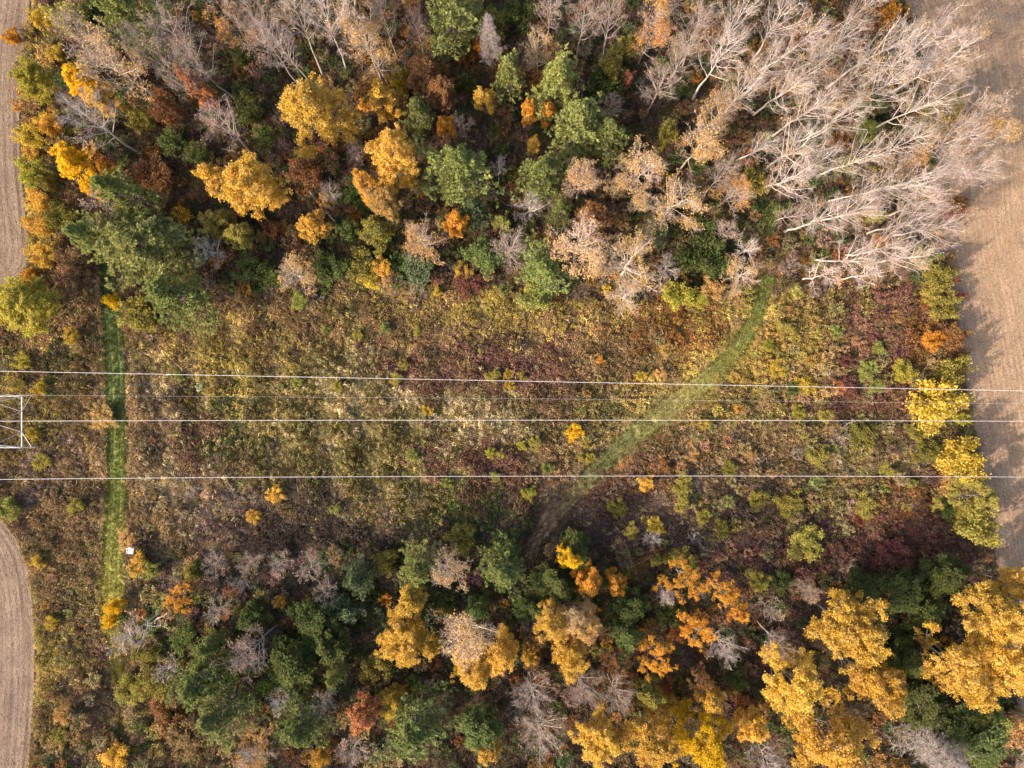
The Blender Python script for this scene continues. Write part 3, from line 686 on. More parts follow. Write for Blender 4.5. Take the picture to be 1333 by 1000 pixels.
LC = {  # colour word: leaf colour, second leaf colour, twig colour, words
    'gold': ((.68, .40, .04), (.60, .385, .11), (.48, .38, .30), 'golden yellow'),
    'bright': ((.74, .46, .02), (.68, .40, .03), (.36, .28, .22), 'bright yellow'),
    'yellow': ((.58, .39, .045), (.46, .34, .07), (.30, .24, .18), 'yellow'),
    'ygreen': ((.34, .32, .055), (.46, .37, .06), (.30, .24, .18), 'yellow-green'),
    'lime': ((.25, .275, .075), (.34, .32, .08), (.25, .2, .15), 'lime green'),
    'olive': ((.21, .19, .05), (.30, .24, .05), (.25, .2, .15), 'olive'),
    'yolive': ((.42, .33, .07), (.30, .26, .07), (.25, .2, .15), 'olive-yellow'),
    'pine': ((.245, .285, .09), (.34, .35, .12), (.16, .12, .09), 'green'),
    'pineY': ((.32, .345, .11), (.42, .415, .145), (.16, .12, .09), 'yellowish green'),
    'teal': ((.14, .185, .09), (.19, .22, .10), (.16, .12, .09), 'blue-green'),
    'dgreen': ((.09, .108, .034), (.13, .14, .043), (.14, .11, .08), 'dark green'),
    'green': ((.12, .155, .045), (.17, .195, .06), (.16, .12, .09), 'green'),
    'orange': ((.62, .25, .03), (.60, .33, .06), (.34, .26, .22), 'orange'),
    'rust': ((.33, .145, .05), (.27, .16, .08), (.28, .2, .16), 'rust brown'),
    'redleaf': ((.46, .15, .07), (.50, .24, .1), (.3, .2, .17), 'reddish'),
    'red': ((.40, .11, .08), (.40, .16, .10), (.3, .2, .17), 'red'),
    'tan': ((.52, .34, .15), (.56, .32, .09), (.46, .36, .29), 'tan'),
    'peach': ((.54, .35, .18), (.53, .35, .14), (.54, .41, .31), 'peach-coloured'),
    'brown': ((.21, .14, .065), (.28, .18, .08), (.25, .19, .15), 'brown'),
    'grey': ((.45, .36, .22), (.40, .3, .2), (.38, .31, .28), 'grey'),
    'mauve': ((.42, .3, .2), (.40, .26, .18), (.34, .25, .20), 'mauve-brown'),
    'pale': ((.5, .34, .2), (.5, .3, .12), (.43, .34, .30), 'pale grey'),
    'goldtwig': ((.58, .36, .08), (.5, .3, .06), (.44, .35, .29), 'grey and yellow'),
    'orangetwig': ((.56, .28, .07), (.5, .24, .06), (.44, .35, .3), 'grey and orange'),
    'maroon': ((.2, .08, .06), (.24, .1, .07), (.24, .15, .13), 'maroon'),
}

# ---------------------------------------------------------------- where each tree and shrub stands
# (kind, crown centre px, py, crown radius px, height m, colour[, label])
T_ = []
def add(kind, *rows):
    for r in rows: T_.append((kind,) + tuple(r))

add('bigpine', (190, 322, 72, 13.5, 'pineY', 'huge spreading yellowish green pine at the upper end of the straight mown track'))
add('pine', (172, 258, 30, 17, 'pine'), (232, 388, 42, 14, 'pineY'), (128, 312, 28, 14, 'pineY'), (172, 22, 32, 16, 'pineY'), (592, 22, 40, 17, 'pine'), (545, 150, 22, 10, 'pine'), (592, 226, 42, 15, 'pine'),
    (663, 102, 24, 13, 'pineY'), (725, 115, 35, 14, 'pineY'), (752, 168, 38, 14, 'pineY'), (790, 182, 25, 12, 'pine'), (707, 232, 32, 13, 'pine'), (615, 275, 20, 10, 'teal'), (706, 352, 32, 8, 'pine'),
    (545, 735, 30, 11, 'pineY'), (655, 742, 32, 10, 'pine'), (467, 750, 23, 8, 'teal'), (265, 878, 40, 13, 'pine'), (292, 922, 36, 12, 'pine'), (275, 838, 16, 9, 'pine'), (396, 940, 32, 11, 'pine'), (540, 945, 44, 12, 'pine'), (437, 877, 16, 8, 'pineY'), (855, 300, 18, 8, 'teal'), (730, 275, 18, 9, 'pine'))
add('leafy', (405, 146, 47, 17, 'gold', 'large round golden yellow tree standing alone in the upper wood'), (335, 246, 44, 17, 'gold'), (515, 205, 36, 16, 'gold'), (477, 240, 20, 13, 'gold'), (503, 268, 22, 12, 'tan'),
    (525, 832, 34, 11, 'gold'), (652, 848, 30, 10, 'gold'), (618, 872, 30, 10, 'gold'), (742, 850, 28, 11, 'gold'), (718, 806, 26, 12, 'gold'), (760, 815, 32, 13, 'tan'),
    (1098, 815, 46, 15, 'gold', 'tall golden tree below the dark green bushes of the lower wood'), (1138, 888, 36, 13, 'gold'), (1028, 888, 44, 14, 'gold'), (1078, 962, 54, 14, 'gold', 'broad golden tree cut by the bottom edge, largest of its clump'), (1290, 795, 40, 15, 'gold'), (1305, 862, 46, 15, 'gold'), (1262, 885, 40, 14, 'gold'), (1325, 760, 24, 13, 'gold'),
    (780, 962, 34, 11, 'gold'), (845, 962, 38, 12, 'gold'), (915, 968, 40, 12, 'bright'), (48, 108, 26, 8, 'ygreen', 'yellow-green willow bulging over the upper ploughed field'), (28, 398, 44, 9, 'ygreen', 'long yellow-green willow at the end of the upper ploughed field'), (1268, 648, 30, 8, 'yolive'))
add('small', (500, 130, 21, 13, 'gold'), (98, 215, 23, 10, 'bright'), (128, 246, 16, 8, 'bright'), (142, 222, 12, 7, 'orange'), (280, 235, 17, 11, 'gold'), (260, 118, 16, 13, 'redleaf'), (630, 130, 16, 9, 'gold'), (689, 148, 12, 11, 'orange', 'narrow orange tree, taller of the pair beside the pine cluster'), (712, 149, 12, 10, 'orange', 'narrow orange tree nearest the pine cluster, shorter of the pair'), (694, 189, 10, 7, 'gold'),
    (592, 292, 18, 10, 'orange', 'glowing orange tree near the upper edge of the meadow'), (580, 165, 14, 7, 'orange'), (575, 120, 20, 10, 'rust'), (550, 98, 22, 9, 'rust'), (490, 305, 23, 8, 'olive'), (405, 296, 20, 9, 'gold'), (285, 290, 22, 8, 'yolive'), (312, 306, 18, 8, 'yolive'), (770, 287, 25, 10, 'rust'),
    (740, 725, 18, 9, 'bright', 'compact bright yellow tree at the lower end of the curved track'), (765, 757, 20, 9, 'orange'), (800, 756, 16, 9, 'orange'), (535, 785, 21, 10, 'gold'), (560, 842, 14, 9, 'gold'), (690, 852, 12, 8, 'gold'), (472, 930, 24, 10, 'redleaf', 'rusty red tree among the pines of the lower wood'), (510, 915, 19, 8, 'yellow'), (633, 970, 20, 8, 'gold'), (925, 908, 20, 9, 'gold'), (845, 900, 20, 8, 'yolive'), (980, 945, 22, 10, 'gold'), (1225, 150, 26, 9, 'yolive'), (112, 108, 22, 11, 'bright'), (135, 132, 18, 11, 'gold'), (330, 802, 22, 7, 'dgreen'), (820, 788, 28, 7, 'dgreen'), (720, 762, 30, 8, 'dgreen'), (750, 715, 26, 7, 'dgreen'), (660, 710, 22, 7, 'dgreen'), (385, 862, 38, 8, 'dgreen'), (412, 802, 30, 8, 'dgreen'), (430, 835, 26, 7, 'dgreen'), (625, 945, 30, 8, 'green'), (558, 790, 20, 7, 'dgreen'), (622, 792, 18, 7, 'green'), (815, 825, 22, 7, 'green'), (690, 790, 22, 7, 'green'),
    (1168, 770, 34, 8, 'dgreen', 'broad dark green bushy tree above the golden clump'), (1228, 748, 30, 7, 'dgreen'), (1122, 764, 24, 6, 'dgreen'), (1200, 798, 28, 7, 'dgreen'), (1190, 915, 36, 8, 'dgreen'), (1272, 962, 42, 9, 'green'), (1180, 860, 28, 7, 'dgreen'), (1235, 940, 30, 7, 'dgreen'), (1290, 940, 26, 8, 'lime'))
add('open', (892, 757, 28, 12, 'orange'), (938, 768, 24, 12, 'orange'), (955, 795, 18, 11, 'orange'), (906, 822, 28, 11, 'orange', 'sparse orange tree with open pale limbs in the lower wood'), (852, 852, 26, 9, 'orange'), (232, 780, 20, 6, 'orange'), (1235, 858, 42, 14, 'gold'), (908, 885, 18, 8, 'rust'), (800, 862, 20, 8, 'rust'))
add('half', (820, 342, 44, 14, 'tan', 'wide tan half-bare tree leaning out over the upper meadow edge'), (755, 320, 40, 13, 'peach'), (840, 222, 34, 14, 'peach'), (757, 236, 29, 13, 'peach'), (910, 186, 33, 15, 'tan'), (882, 268, 36, 15, 'tan'), (936, 146, 26, 14, 'tan'), (805, 240, 16, 9, 'tan'), (832, 266, 18, 9, 'peach'), (548, 310, 29, 11, 'tan', 'round peach and gold tree just above the meadow'), (700, 62, 21, 12, 'tan'), (385, 356, 26, 8, 'tan'), (580, 742, 28, 12, 'peach'), (606, 826, 40, 13, 'peach', 'pinkish bare-topped tree ringed by golden trees'), (955, 255, 26, 12, 'orangetwig'), (965, 356, 26, 6, 'peach'), (1268, 160, 34, 17, 'tan'), (1285, 188, 30, 16, 'tan'), (1175, 216, 18, 15, 'tan'), (325, 985, 30, 10, 'orangetwig'), (300, 25, 28, 16, 'orangetwig'), (145, 82, 40, 18, 'peach'), (475, 62, 30, 17, 'tan'), (862, 14, 26, 16, 'goldtwig'), (848, 44, 26, 16, 'orangetwig'), (815, 385, 24, 6, 'peach'), (1245, 60, 24, 17, 'tan'), (1050, 772, 16, 8, 'mauve'), (745, 800, 22, 12, 'peach'))
add('bare', (105, 45, 30, 14, 'mauve'), (118, 152, 38, 17, 'grey'), (225, 45, 38, 17, 'mauve'), (262, 84, 32, 16, 'mauve'), (235, 108, 26, 14, 'orangetwig'), (288, 162, 32, 15, 'mauve'), (332, 12, 26, 17, 'mauve'), (345, 45, 32, 18, 'mauve'), (368, 62, 30, 18, 'grey'), (392, 30, 32, 19, 'peach'), (425, 22, 32, 20, 'pale'), (460, 35, 34, 20, 'peach'), (500, 20, 22, 16, 'mauve'), (545, 36, 18, 13, 'redleaf'), (760, 20, 28, 15, 'mauve'), (792, 32, 28, 16, 'mauve'), (860, 112, 32, 14, 'mauve'), (888, 72, 30, 16, 'mauve'), (906, 40, 30, 17, 'goldtwig'), (945, 72, 36, 18, 'pale'), (962, 25, 32, 18, 'pale'), (972, 112, 30, 17, 'pale'), (940, 226, 26, 14, 'mauve'), (992, 192, 24, 14, 'pale'), (188, 60, 28, 15, 'mauve'), (720, 12, 26, 15, 'mauve'),
    (1010, 30, 34, 18, 'pale'), (1045, 48, 38, 19, 'pale'), (1002, 88, 34, 18, 'pale'), (1058, 88, 38, 19, 'orangetwig'), (1028, 118, 34, 18, 'pale'), (1088, 62, 34, 19, 'pale'), (1122, 12, 26, 19, 'pale'), (1160, 70, 44, 21, 'pale', 'tall pale leafless tree at the centre of the crowded upper clump'), (1198, 60, 46, 21, 'pale'), (1226, 82, 36, 20, 'pale'), (1150, 112, 38, 20, 'pale'), (1192, 138, 40, 19, 'pale'), (1102, 108, 36, 19, 'orangetwig'), (1056, 148, 36, 18, 'pale'), (1092, 158, 34, 18, 'pale'), (1040, 192, 38, 18, 'pale'), (1030, 232, 36, 17, 'pale'), (1064, 218, 32, 17, 'pale'), (1126, 206, 32, 18, 'pale'), (1172, 188, 34, 18, 'pale'), (1242, 186, 34, 19, 'pale'), (1226, 222, 40, 18, 'pale'), (1258, 226, 30, 18, 'pale'), (1190, 240, 34, 18, 'pale'), (1140, 246, 32, 17, 'pale'), (1108, 270, 34, 17, 'pale'), (1074, 285, 34, 17, 'pale'), (1038, 280, 26, 15, 'mauve'), (1200, 268, 32, 17, 'pale'), (1180, 294, 32, 16, 'pale'), (1216, 298, 28, 16, 'pale'), (1110, 332, 32, 15, 'pale'), (1152, 326, 36, 16, 'pale'), (1188, 334, 28, 15, 'pale'),
    (330, 846, 32, 12, 'mauve'), (692, 905, 32, 12, 'mauve'), (702, 955, 36, 12, 'mauve'), (762, 892, 28, 10, 'mauve'), (802, 902, 28, 10, 'mauve'), (690, 268, 24, 9, 'grey'), (666, 325, 32, 11, 'mauve'), (1000, 985, 26, 11, 'grey'), (1012, 836, 24, 10, 'mauve'), (945, 842, 26, 11, 'grey'), (900, 950, 20, 9, 'mauve'))
add('sapling', (172, 822, 27, 12, 'pale', 'whitish dead tree beside the lower end of the straight track'), (278, 735, 20, 6, 'mauve'), (325, 731, 18, 6, 'mauve'), (366, 731, 20, 6, 'mauve'), (406, 736, 22, 7, 'mauve'), (422, 770, 20, 8, 'mauve'), (285, 792, 22, 7, 'mauve'), (465, 200, 20, 8, 'mauve'), (605, 165, 17, 9, 'mauve'), (795, 136, 18, 9, 'grey'), (430, 250, 16, 8, 'grey'), (275, 330, 26, 7, 'grey'), (130, 266, 26, 9, 'mauve'), (946, 302, 20, 9, 'mauve'), (972, 326, 20, 7, 'pale'), (1072, 356, 27, 10, 'pale'), (1126, 356, 22, 9, 'pale'), (420, 912, 22, 9, 'mauve'), (460, 975, 24, 9, 'mauve'), (365, 908, 20, 8, 'grey'), (870, 350, 20, 6, 'grey'), (850, 700, 14, 4, 'grey'), (650, 218, 14, 9, 'grey'), (1000, 790, 20, 8, 'mauve'), (220, 870, 20, 6, 'grey'))
add('deadfir', (636, 56, 16, 13, 'grey', 'slim dead grey conifer below the pine on the upper edge'), (1215, 972, 30, 12, 'grey', 'feathery dead grey conifer at the bottom edge between dark green bushes'), (868, 775, 12, 8, 'grey'))
add('shrub',  # at the wood edges and under the trees
    (54, 22, 13, 4, 'yellow'), (17, 49, 10, 2.5, 'orange', 'lone orange shrub inside the upper ploughed field'), (86, 20, 26, 6, 'yolive'), (72, 70, 10, 3, 'yellow'), (38, 176, 16, 5, 'yellow'), (66, 160, 15, 5, 'gold'), (42, 226, 16, 5, 'ygreen'), (62, 232, 14, 4, 'yolive'), (50, 292, 15, 4, 'gold'), (56, 332, 16, 4, 'gold'), (38, 356, 9, 2.5, 'orange'), (82, 284, 18, 4, 'olive'), (96, 332, 22, 4, 'brown'), (50, 260, 14, 4, 'gold'), (75, 195, 14, 4, 'brown'), (52, 404, 10, 3, 'yellow'), (95, 436, 10, 2.5, 'yellow'), (147, 395, 12, 3, 'bright'), (178, 410, 22, 4, 'yolive'), (207, 260, 9, 4, 'red'), (240, 336, 15, 4, 'rust'),
    (220, 142, 17, 8, 'rust'), (215, 92, 13, 5, 'green'), (322, 142, 21, 6, 'dgreen'), (315, 66, 15, 5, 'dgreen'), (222, 186, 16, 5, 'green'), (258, 202, 12, 4, 'green'), (185, 156, 18, 5, 'olive'), (200, 226, 24, 4, 'rust'), (522, 105, 14, 6, 'yellow'), (602, 62, 16, 5, 'rust'), (622, 62, 8, 5, 'orange'), (815, 105, 10, 5, 'red', 'small red shrub under bare trees in the upper wood'), (795, 86, 16, 6, 'yolive'), (870, 176, 14, 6, 'yolive'), (857, 236, 9, 4, 'red'), (915, 330, 28, 5, 'dgreen'), (940, 340, 24, 4, 'green'), (880, 385, 19, 4, 'ygreen', 'rounded yellow-green shrub on the upper meadow edge'), (908, 390, 12, 3, 'ygreen'), (930, 376, 15, 4, 'tan'), (700, 384, 23, 4, 'lime'), (356, 356, 20, 5, 'green'), (390, 392, 11, 3, 'lime'), (455, 300, 12, 5, 'green'), (466, 350, 26, 4, 'olive'), (430, 350, 20, 4, 'green'), (655, 292, 12, 6, 'lime'), (545, 351, 21, 5, 'teal'), (497, 348, 12, 4, 'gold'), (503, 366, 13, 3, 'tan'), (603, 355, 11, 3, 'yellow'), (568, 380, 7, 2, 'yellow'), (480, 362, 14, 3, 'yellow'), (612, 366, 20, 3, 'maroon'), (628, 332, 24, 6, 'green'), (325, 350, 18, 4, 'green'), (400, 225, 26, 5, 'rust'), (425, 210, 18, 4, 'brown'), (790, 110, 24, 5, 'dgreen'), (640, 30, 26, 6, 'olive'), (680, 20, 20, 6, 'dgreen'), (610, 110, 16, 5, 'dgreen'), (700, 30, 18, 5, 'rust'), (820, 60, 16, 5, 'yolive'),
    (1130, 170, 17, 5, 'lime'), (1100, 216, 13, 4, 'lime'), (1015, 276, 16, 5, 'green'), (1130, 130, 18, 5, 'green'), (1205, 336, 16, 4, 'lime'), (1140, 281, 10, 4, 'lime'), (1130, 30, 18, 5, 'rust'), (1150, 20, 20, 5, 'orange'), (980, 240, 18, 4, 'yolive'), (1095, 185, 14, 4, 'rust'), (1148, 312, 9, 3, 'orange'), (1212, 443, 13, 3, 'orange'), (1248, 268, 14, 3, 'rust'), (1237, 332, 5, 1.6, 'red'), (1240, 350, 4, 1.3, 'red'), (1246, 364, 4, 1.3, 'red'), (1252, 386, 6, 1.6, 'red'), (1257, 436, 5, 1.5, 'red'), (1236, 279, 6, 2, 'red'), (1212, 386, 12, 3, 'yolive'), (1225, 360, 18, 6, 'olive'), (1232, 400, 18, 4, 'olive'), (1238, 440, 18, 4, 'rust'), (1241, 482, 20, 6.5, 'olive'), (1252, 545, 9, 3, 'ygreen'),
    (150, 790, 10, 4, 'bright', 'vivid yellow shrub at the lower end of the straight track'), (143, 808, 8, 3, 'bright'), (250, 742, 13, 4, 'yolive'), (180, 736, 13, 3, 'gold'), (196, 742, 10, 3, 'lime'), (205, 890, 24, 4, 'olive'), (150, 990, 20, 3, 'gold'), (190, 850, 18, 3, 'olive'), (240, 830, 18, 4, 'green'), (365, 782, 8, 4, 'gold'), (420, 985, 11, 5, 'gold'), (490, 866, 18, 5, 'olive'), (858, 730, 9, 4, 'yolive'), (886, 726, 15, 4, 'olive'), (988, 756, 13, 3, 'yolive'), (1018, 760, 14, 3, 'green'), (1320, 948, 20, 4, 'tan'), (505, 730, 18, 4, 'olive'), (600, 700, 20, 4, 'olive'), (240, 960, 24, 4, 'brown'), (215, 930, 20, 3, 'rust'), (170, 900, 18, 3, 'yolive'), (960, 880, 18, 4, 'dgreen'), (870, 800, 18, 4, 'dgreen'), (860, 920, 20, 4, 'gold'), (700, 870, 16, 4, 'brown'), (1160, 720, 22, 3, 'maroon'), (450, 790, 22, 5, 'teal'))
add('shrub',  # out in the meadow
    (232, 490, 6, 1.6, 'lime'), (358, 643, 11, 2, 'gold'), (388, 495, 8, 1.8, 'lime'), (440, 503, 6, 1.6, 'ygreen'), (436, 662, 9, 1.8, 'lime'), (536, 593, 9, 1.8, 'lime'), (525, 475, 7, 1.6, 'yolive'), (515, 495, 9, 1.8, 'yolive'), (557, 535, 7, 1.5, 'yellow'), (640, 489, 11, 1.9, 'yolive'), (662, 487, 7, 1.6, 'yellow'), (664, 501, 6, 1.5, 'yellow'), (679, 489, 6, 1.5, 'yolive'), (638, 590, 7, 1.5, 'ygreen'), (651, 592, 7, 1.5, 'yolive'), (645, 621, 7, 1.6, 'lime'), (581, 628, 7, 1.6, 'lime'), (747, 565, 11, 2.2, 'bright', 'bright yellow shrub between the middle and lower cables near the curved track'), (764, 577, 7, 1.7, 'yolive'), (757, 594, 7, 1.7, 'yolive'), (768, 596, 7, 1.7, 'ygreen'), (696, 577, 9, 1.7, 'yolive'), (680, 581, 7, 1.5, 'ygreen'), (713, 610, 8, 1.7, 'lime'), (687, 641, 11, 2.2, 'ygreen'), (835, 490, 7, 1.6, 'yellow'), (860, 487, 8, 1.8, 'tan'), (842, 628, 11, 2.2, 'gold'), (890, 630, 13, 2.4, 'yolive'), (887, 656, 13, 2.6, 'yolive'), (852, 684, 12, 2.6, 'yellow'), (804, 662, 13, 2.4, 'olive'), (822, 690, 10, 2.2, 'yolive'), (962, 533, 6, 1.6, 'orange'), (780, 468, 6, 1.5, 'orange'), (868, 455, 9, 1.8, 'tan'), (917, 553, 7, 1.6, 'yellow'), (975, 590, 9, 1.8, 'tan'), (902, 593, 8, 1.8, 'tan'), (866, 606, 10, 2, 'rust'), (950, 610, 10, 2.2, 'olive'), (1013, 480, 11, 2, 'yellow'), (1047, 500, 13, 2.4, 'yellow'), (1030, 507, 9, 2, 'green'), (1063, 593, 16, 2.6, 'yolive'), (1130, 481, 13, 2.4, 'lime'), (1140, 503, 10, 2, 'lime'), (1126, 567, 19, 2.8, 'olive'), (1176, 486, 14, 2.4, 'ygreen'), (1145, 452, 9, 2, 'lime'), (1075, 542, 10, 2, 'yolive'), (1040, 536, 9, 2, 'ygreen'), (1125, 657, 16, 2.6, 'yolive'), (1186, 629, 7, 1.8, 'lime'), (1155, 610, 12, 2.2, 'yolive'), (1196, 565, 12, 2.4, 'yolive'), (1050, 707, 22, 3.6, 'yolive'), (1030, 655, 18, 3, 'olive'), (985, 650, 12, 2.4, 'olive'), (940, 690, 12, 2.4, 'olive'), (915, 672, 10, 2.2, 'yolive'), (1090, 505, 9, 2, 'redleaf'), (1110, 512, 9, 1.8, 'maroon'), (1100, 470, 9, 1.8, 'maroon'), (1020, 425, 12, 2, 'yolive'), (1000, 450, 9, 1.8, 'ygreen'), (1088, 432, 9, 1.8, 'lime'),
    (1216, 531, 33, 7.5, 'yellow', 'big rounded yellow shrub between two cables beside the stubble field'), (1248, 601, 25, 7, 'yellow', 'dome-shaped yellow shrub just above the lower cable at the stubble field'), (1236, 634, 18, 3.5, 'tan'), (1270, 682, 28, 8, 'yolive'), (1240, 660, 18, 3, 'green'), (1205, 590, 16, 2.6, 'olive'),
    (8, 660, 15, 3, 'lime'), (50, 505, 11, 2, 'yellow'), (25, 500, 9, 2, 'yolive'), (44, 565, 9, 1.8, 'yellow'), (132, 545, 16, 2.2, 'tan'), (166, 701, 12, 1.6, 'tan'), (50, 730, 9, 2, 'yellow'), (85, 930, 13, 2.2, 'tan'), (78, 956, 11, 2, 'yolive'), (66, 812, 9, 2, 'yellow'), (30, 470, 11, 2, 'ygreen'), (100, 660, 12, 2, 'yolive'), (55, 600, 11, 2, 'yolive'), (330, 672, 9, 1.8, 'gold'), (500, 425, 8, 1.6, 'lime'), (423, 430, 6, 1.4, 'lime'), (543, 432, 7, 1.5, 'ygreen'), (466, 437, 7, 1.5, 'yolive'))
add('bareshrub', (1095, 565, 17, 2.6, 'grey'), (1105, 742, 17, 3, 'pale', 'whitish leafless shrub beside the dark green bushes'), (1090, 597, 10, 2, 'peach'), (405, 386, 15, 3, 'mauve'), (515, 366, 15, 3, 'peach'), (545, 377, 17, 3, 'mauve'), (596, 350, 14, 3, 'peach'), (300, 655, 18, 2, 'mauve'), (250, 640, 12, 1.6, 'tan'), (90, 300, 16, 3, 'mauve'), (270, 370, 16, 3, 'mauve'), (1030, 655, 8, 2.6, 'pale'), (1030, 345, 16, 3.5, 'mauve'), (225, 760, 16, 4, 'mauve'), (1240, 300, 14, 3, 'mauve'), (905, 700, 13, 3, 'grey'), (1190, 660, 12, 2, 'redleaf'), (310, 760, 18, 4, 'grey'), (985, 600, 9, 1.8, 'peach'))

# ---------------------------------------------------------------- words for what has no label of its own
LAND = [(188, 322, 'the huge pine'), (405, 146, 'the large round golden tree'), (592, 292, 'the glowing orange tree'), (820, 342, 'the wide tan half-bare tree'), (700, 150, 'the pair of narrow orange trees'), (815, 105, 'the small red shrub'),
        (992, 382, 'the upper end of the curved track'), (690, 720, 'the lower end of the curved track'), (860, 540, 'the bend of the curved track'), (147, 790, 'the lower end of the straight track'), (151, 600, 'the straight mown track'), (15, 550, 'the lattice tower'), (170, 717, 'the white platform'),
        (1216, 531, 'the big yellow shrub'), (1230, 20, 'the top of the stubble field'), (1240, 370, 'the row of red shrubs'), (1300, 720, 'the lower stubble field'), (40, 830, 'the lower ploughed field'), (28, 190, 'the upper ploughed field'), (472, 930, 'the rusty red tree'), (606, 826, 'the tree ringed by gold'),
        (740, 725, 'the compact bright yellow tree'), (906, 822, 'the sparse orange tree'), (1078, 962, 'the broad golden tree'), (1168, 770, 'the broad dark bushy tree'), (1215, 972, 'the feathery dead conifer'), (636, 56, 'the slim dead conifer'), (548, 310, 'the round peach and gold tree'), (880, 385, 'the rounded yellow-green shrub'), (1160, 70, 'the tallest pale bare tree'), (172, 822, 'the whitish dead tree'), (358, 643, 'the lone golden meadow shrub'), (747, 565, 'the bright yellow meadow shrub'), (30, 398, 'the long willow'), (48, 108, 'the bulging willow'), (172, 22, 'the pine in the top corner')]
KW = dict(leafy='{} leafy tree', small='small {} tree', open='sparse {} tree', bare='tall leafless {} tree', half='half-bare {} tree', sapling='slender leafless {} tree', pine='{} pine', bigpine='{} pine', deadfir='dead {} conifer', shrub='{} shrub', bareshrub='leafless {} shrub')
DIRS = ['right of', 'upper right of', 'above', 'upper left of', 'left of', 'lower left of', 'below', 'lower right of']
ORD = ['', 'second ', 'third ', 'fourth ', 'fifth ', 'sixth ', 'seventh ', 'eighth ', 'ninth ', 'tenth ']
own, by = {}, {}
for i, e in enumerate(T_):
    kind, cx, cy, rp, h, c = e[:6]
    if len(e) > 6: own[i] = e[6]; continue
    best = None
    for (lx, ly, ph) in LAND:
        dd = math.hypot(cx - lx, cy - ly)
        if dd < 4: continue
        if best is None or dd < best[0]: best = (dd, math.degrees(math.atan2(ly - cy, cx - lx)) % 360, ph)
    by.setdefault((KW[kind].format(LC[c][3]), DIRS[int((best[1] + 22.5) // 45) % 8], best[2]), []).append((best[0], i))
for (kw, dr, ph), rows in by.items():
    rows.sort()
    for r, (dd, i) in enumerate(rows):
        own[i] = ('%s %s %s' % (kw, dr, ph)) if len(rows) == 1 else ('%s%s %s %s' % ('first ' if r == 0 else ORD[r], kw, dr, ph))

GROUP = dict(leafy='autumn broadleaf trees', small='autumn broadleaf trees', open='autumn broadleaf trees', bare='leafless trees', half='leafless trees', sapling='leafless trees', pine='pines', bigpine='pines', deadfir='dead conifers', shrub='shrubs', bareshrub='leafless shrubs')
HC = dict(leafy=.66, small=.62, open=.68, bare=.74, half=.7, sapling=.72, pine=.55, bigpine=.55, deadfir=.5, shrub=.6, bareshrub=.6)
rng = np.random.default_rng(77)
cnt = {}
for i, e in enumerate(T_):
    kind, cx, cy, rp, h, c = e[:6]
    H0, R0, meshes = PROTO[kind]
    hc = HC[kind] * h
    wx, wy = W(cx, cy, hc); R = rp * M * (1 - hc / CAM_H)
    # trees on the right lean a little down the picture, all sway a little
    lx, ly = rng.normal(0, .035, 2)
    if kind == 'bare' and cx > 990: ly -= .12
    if kind in ('shrub', 'bareshrub'): lx = ly = 0
    k = cnt.get(kind, 0); cnt[kind] = k + 1
    tr, cr = meshes[k % len(meshes)]
    root = link(NAME[kind], None, label=own[i], category='shrub' if 'shrub' in kind else 'tree', group=GROUP[kind])
    root.location = (wx - lx * hc, wy - ly * hc, float(relief(wx, wy)) - .05)
    root.rotation_euler = (-ly, lx, rng.uniform(0, 6.28)) if kind in ('shrub', 'bareshrub') else (0, 0, 0)
    if kind not in ('shrub', 'bareshrub'):
        q = Vector((lx, ly, 1)).to_track_quat('Z', 'Y').to_euler(); root.rotation_euler = (q.x, q.y, q.z)
    s = R / R0
    root.scale = (s * rng.uniform(.93, 1.07), s * rng.uniform(.93, 1.07), h / H0)
    spin = rng.uniform(0, 6.28)
    lc, al, tw, _ = LC[c]; v = rng.uniform(.85, 1.15) * rng.uniform(.965, 1.035, 3)
    for nm, me in (('stems' if 'shrub' in kind else 'trunk', tr), ('crown', cr)):
        o = link(nm, me, root); o.rotation_euler = (0, 0, spin)
        if nm != 'crown': o['bark'] = {'pale': [.66, .58, .53], 'grey': [.5, .44, .4], 'peach': [.6, .5, .43], 'tan': [.55, .46, .38]}.get(c, [.43, .35, .31] if kind == 'bare' else [.33, .27, .23])
        if nm == 'crown':
            o['leaf'] = [float(z_) for z_ in lc * v]; o['alt'] = [float(z_) for z_ in al * v]; o['twig'] = [float(z_) for z_ in tw * v]

# ---------------------------------------------------------------- power line
STEEL = metal_material('galvanised_steel', (.72, .70, .70), .25, .5)
ALU = metal_material('aluminium_strand', (.72, .66, .64), .1, .6)
def bar(P0, P1, r, s=4):
    P = np.array([[P0, P1]], float); v, q, t = tubes(P, np.full((1, 2), r), s, np.random.default_rng(1))
    return v, q, t
def bars(L_, r, s=4):
    return merge([(bar(a, b, r, s), 0) for a, b in L_])
def bar_obj(name, L_, r, mat, parent, s=4):
    v, q, t, m = bars(L_, r, s); return link(name, mesh_from(name, v, q, t, [mat]), parent)

def cable(name, ys, hs, r, label, x0=-73.0, x1=150.0):
    xs = np.linspace(x0, x1, 60); t = (xs + 75) / 150
    yy = np.interp(t, [0, .5, 1, 1.5], [ys[0], ys[1], ys[2], ys[2] * 1.5 - ys[1] * .5]); hh = np.polyval(np.polyfit([0, .5, 1], hs, 2), t)
    P = np.stack([xs, yy, hh], 1)[None]
    v, q, tt = tubes(P, np.full((1, 60), r), 6, np.random.default_rng(2))
    o = link(name, mesh_from(name, v, q, tt, [ALU], smooth=True)); o['label'] = label; o['category'] = 'cable'; o['group'] = 'power line cables'
    return P[0]
def ypx(py, h): return (500 - py) * M * (1 - h / CAM_H)
HL, HM, HR = 20.0, 15.5, 17.0
cable('power_cable', [ypx(480, HL), ypx(496, HM), ypx(511.5, HR)], [HL, HM, HR], .028, 'upper of the three thick power cables crossing the meadow')
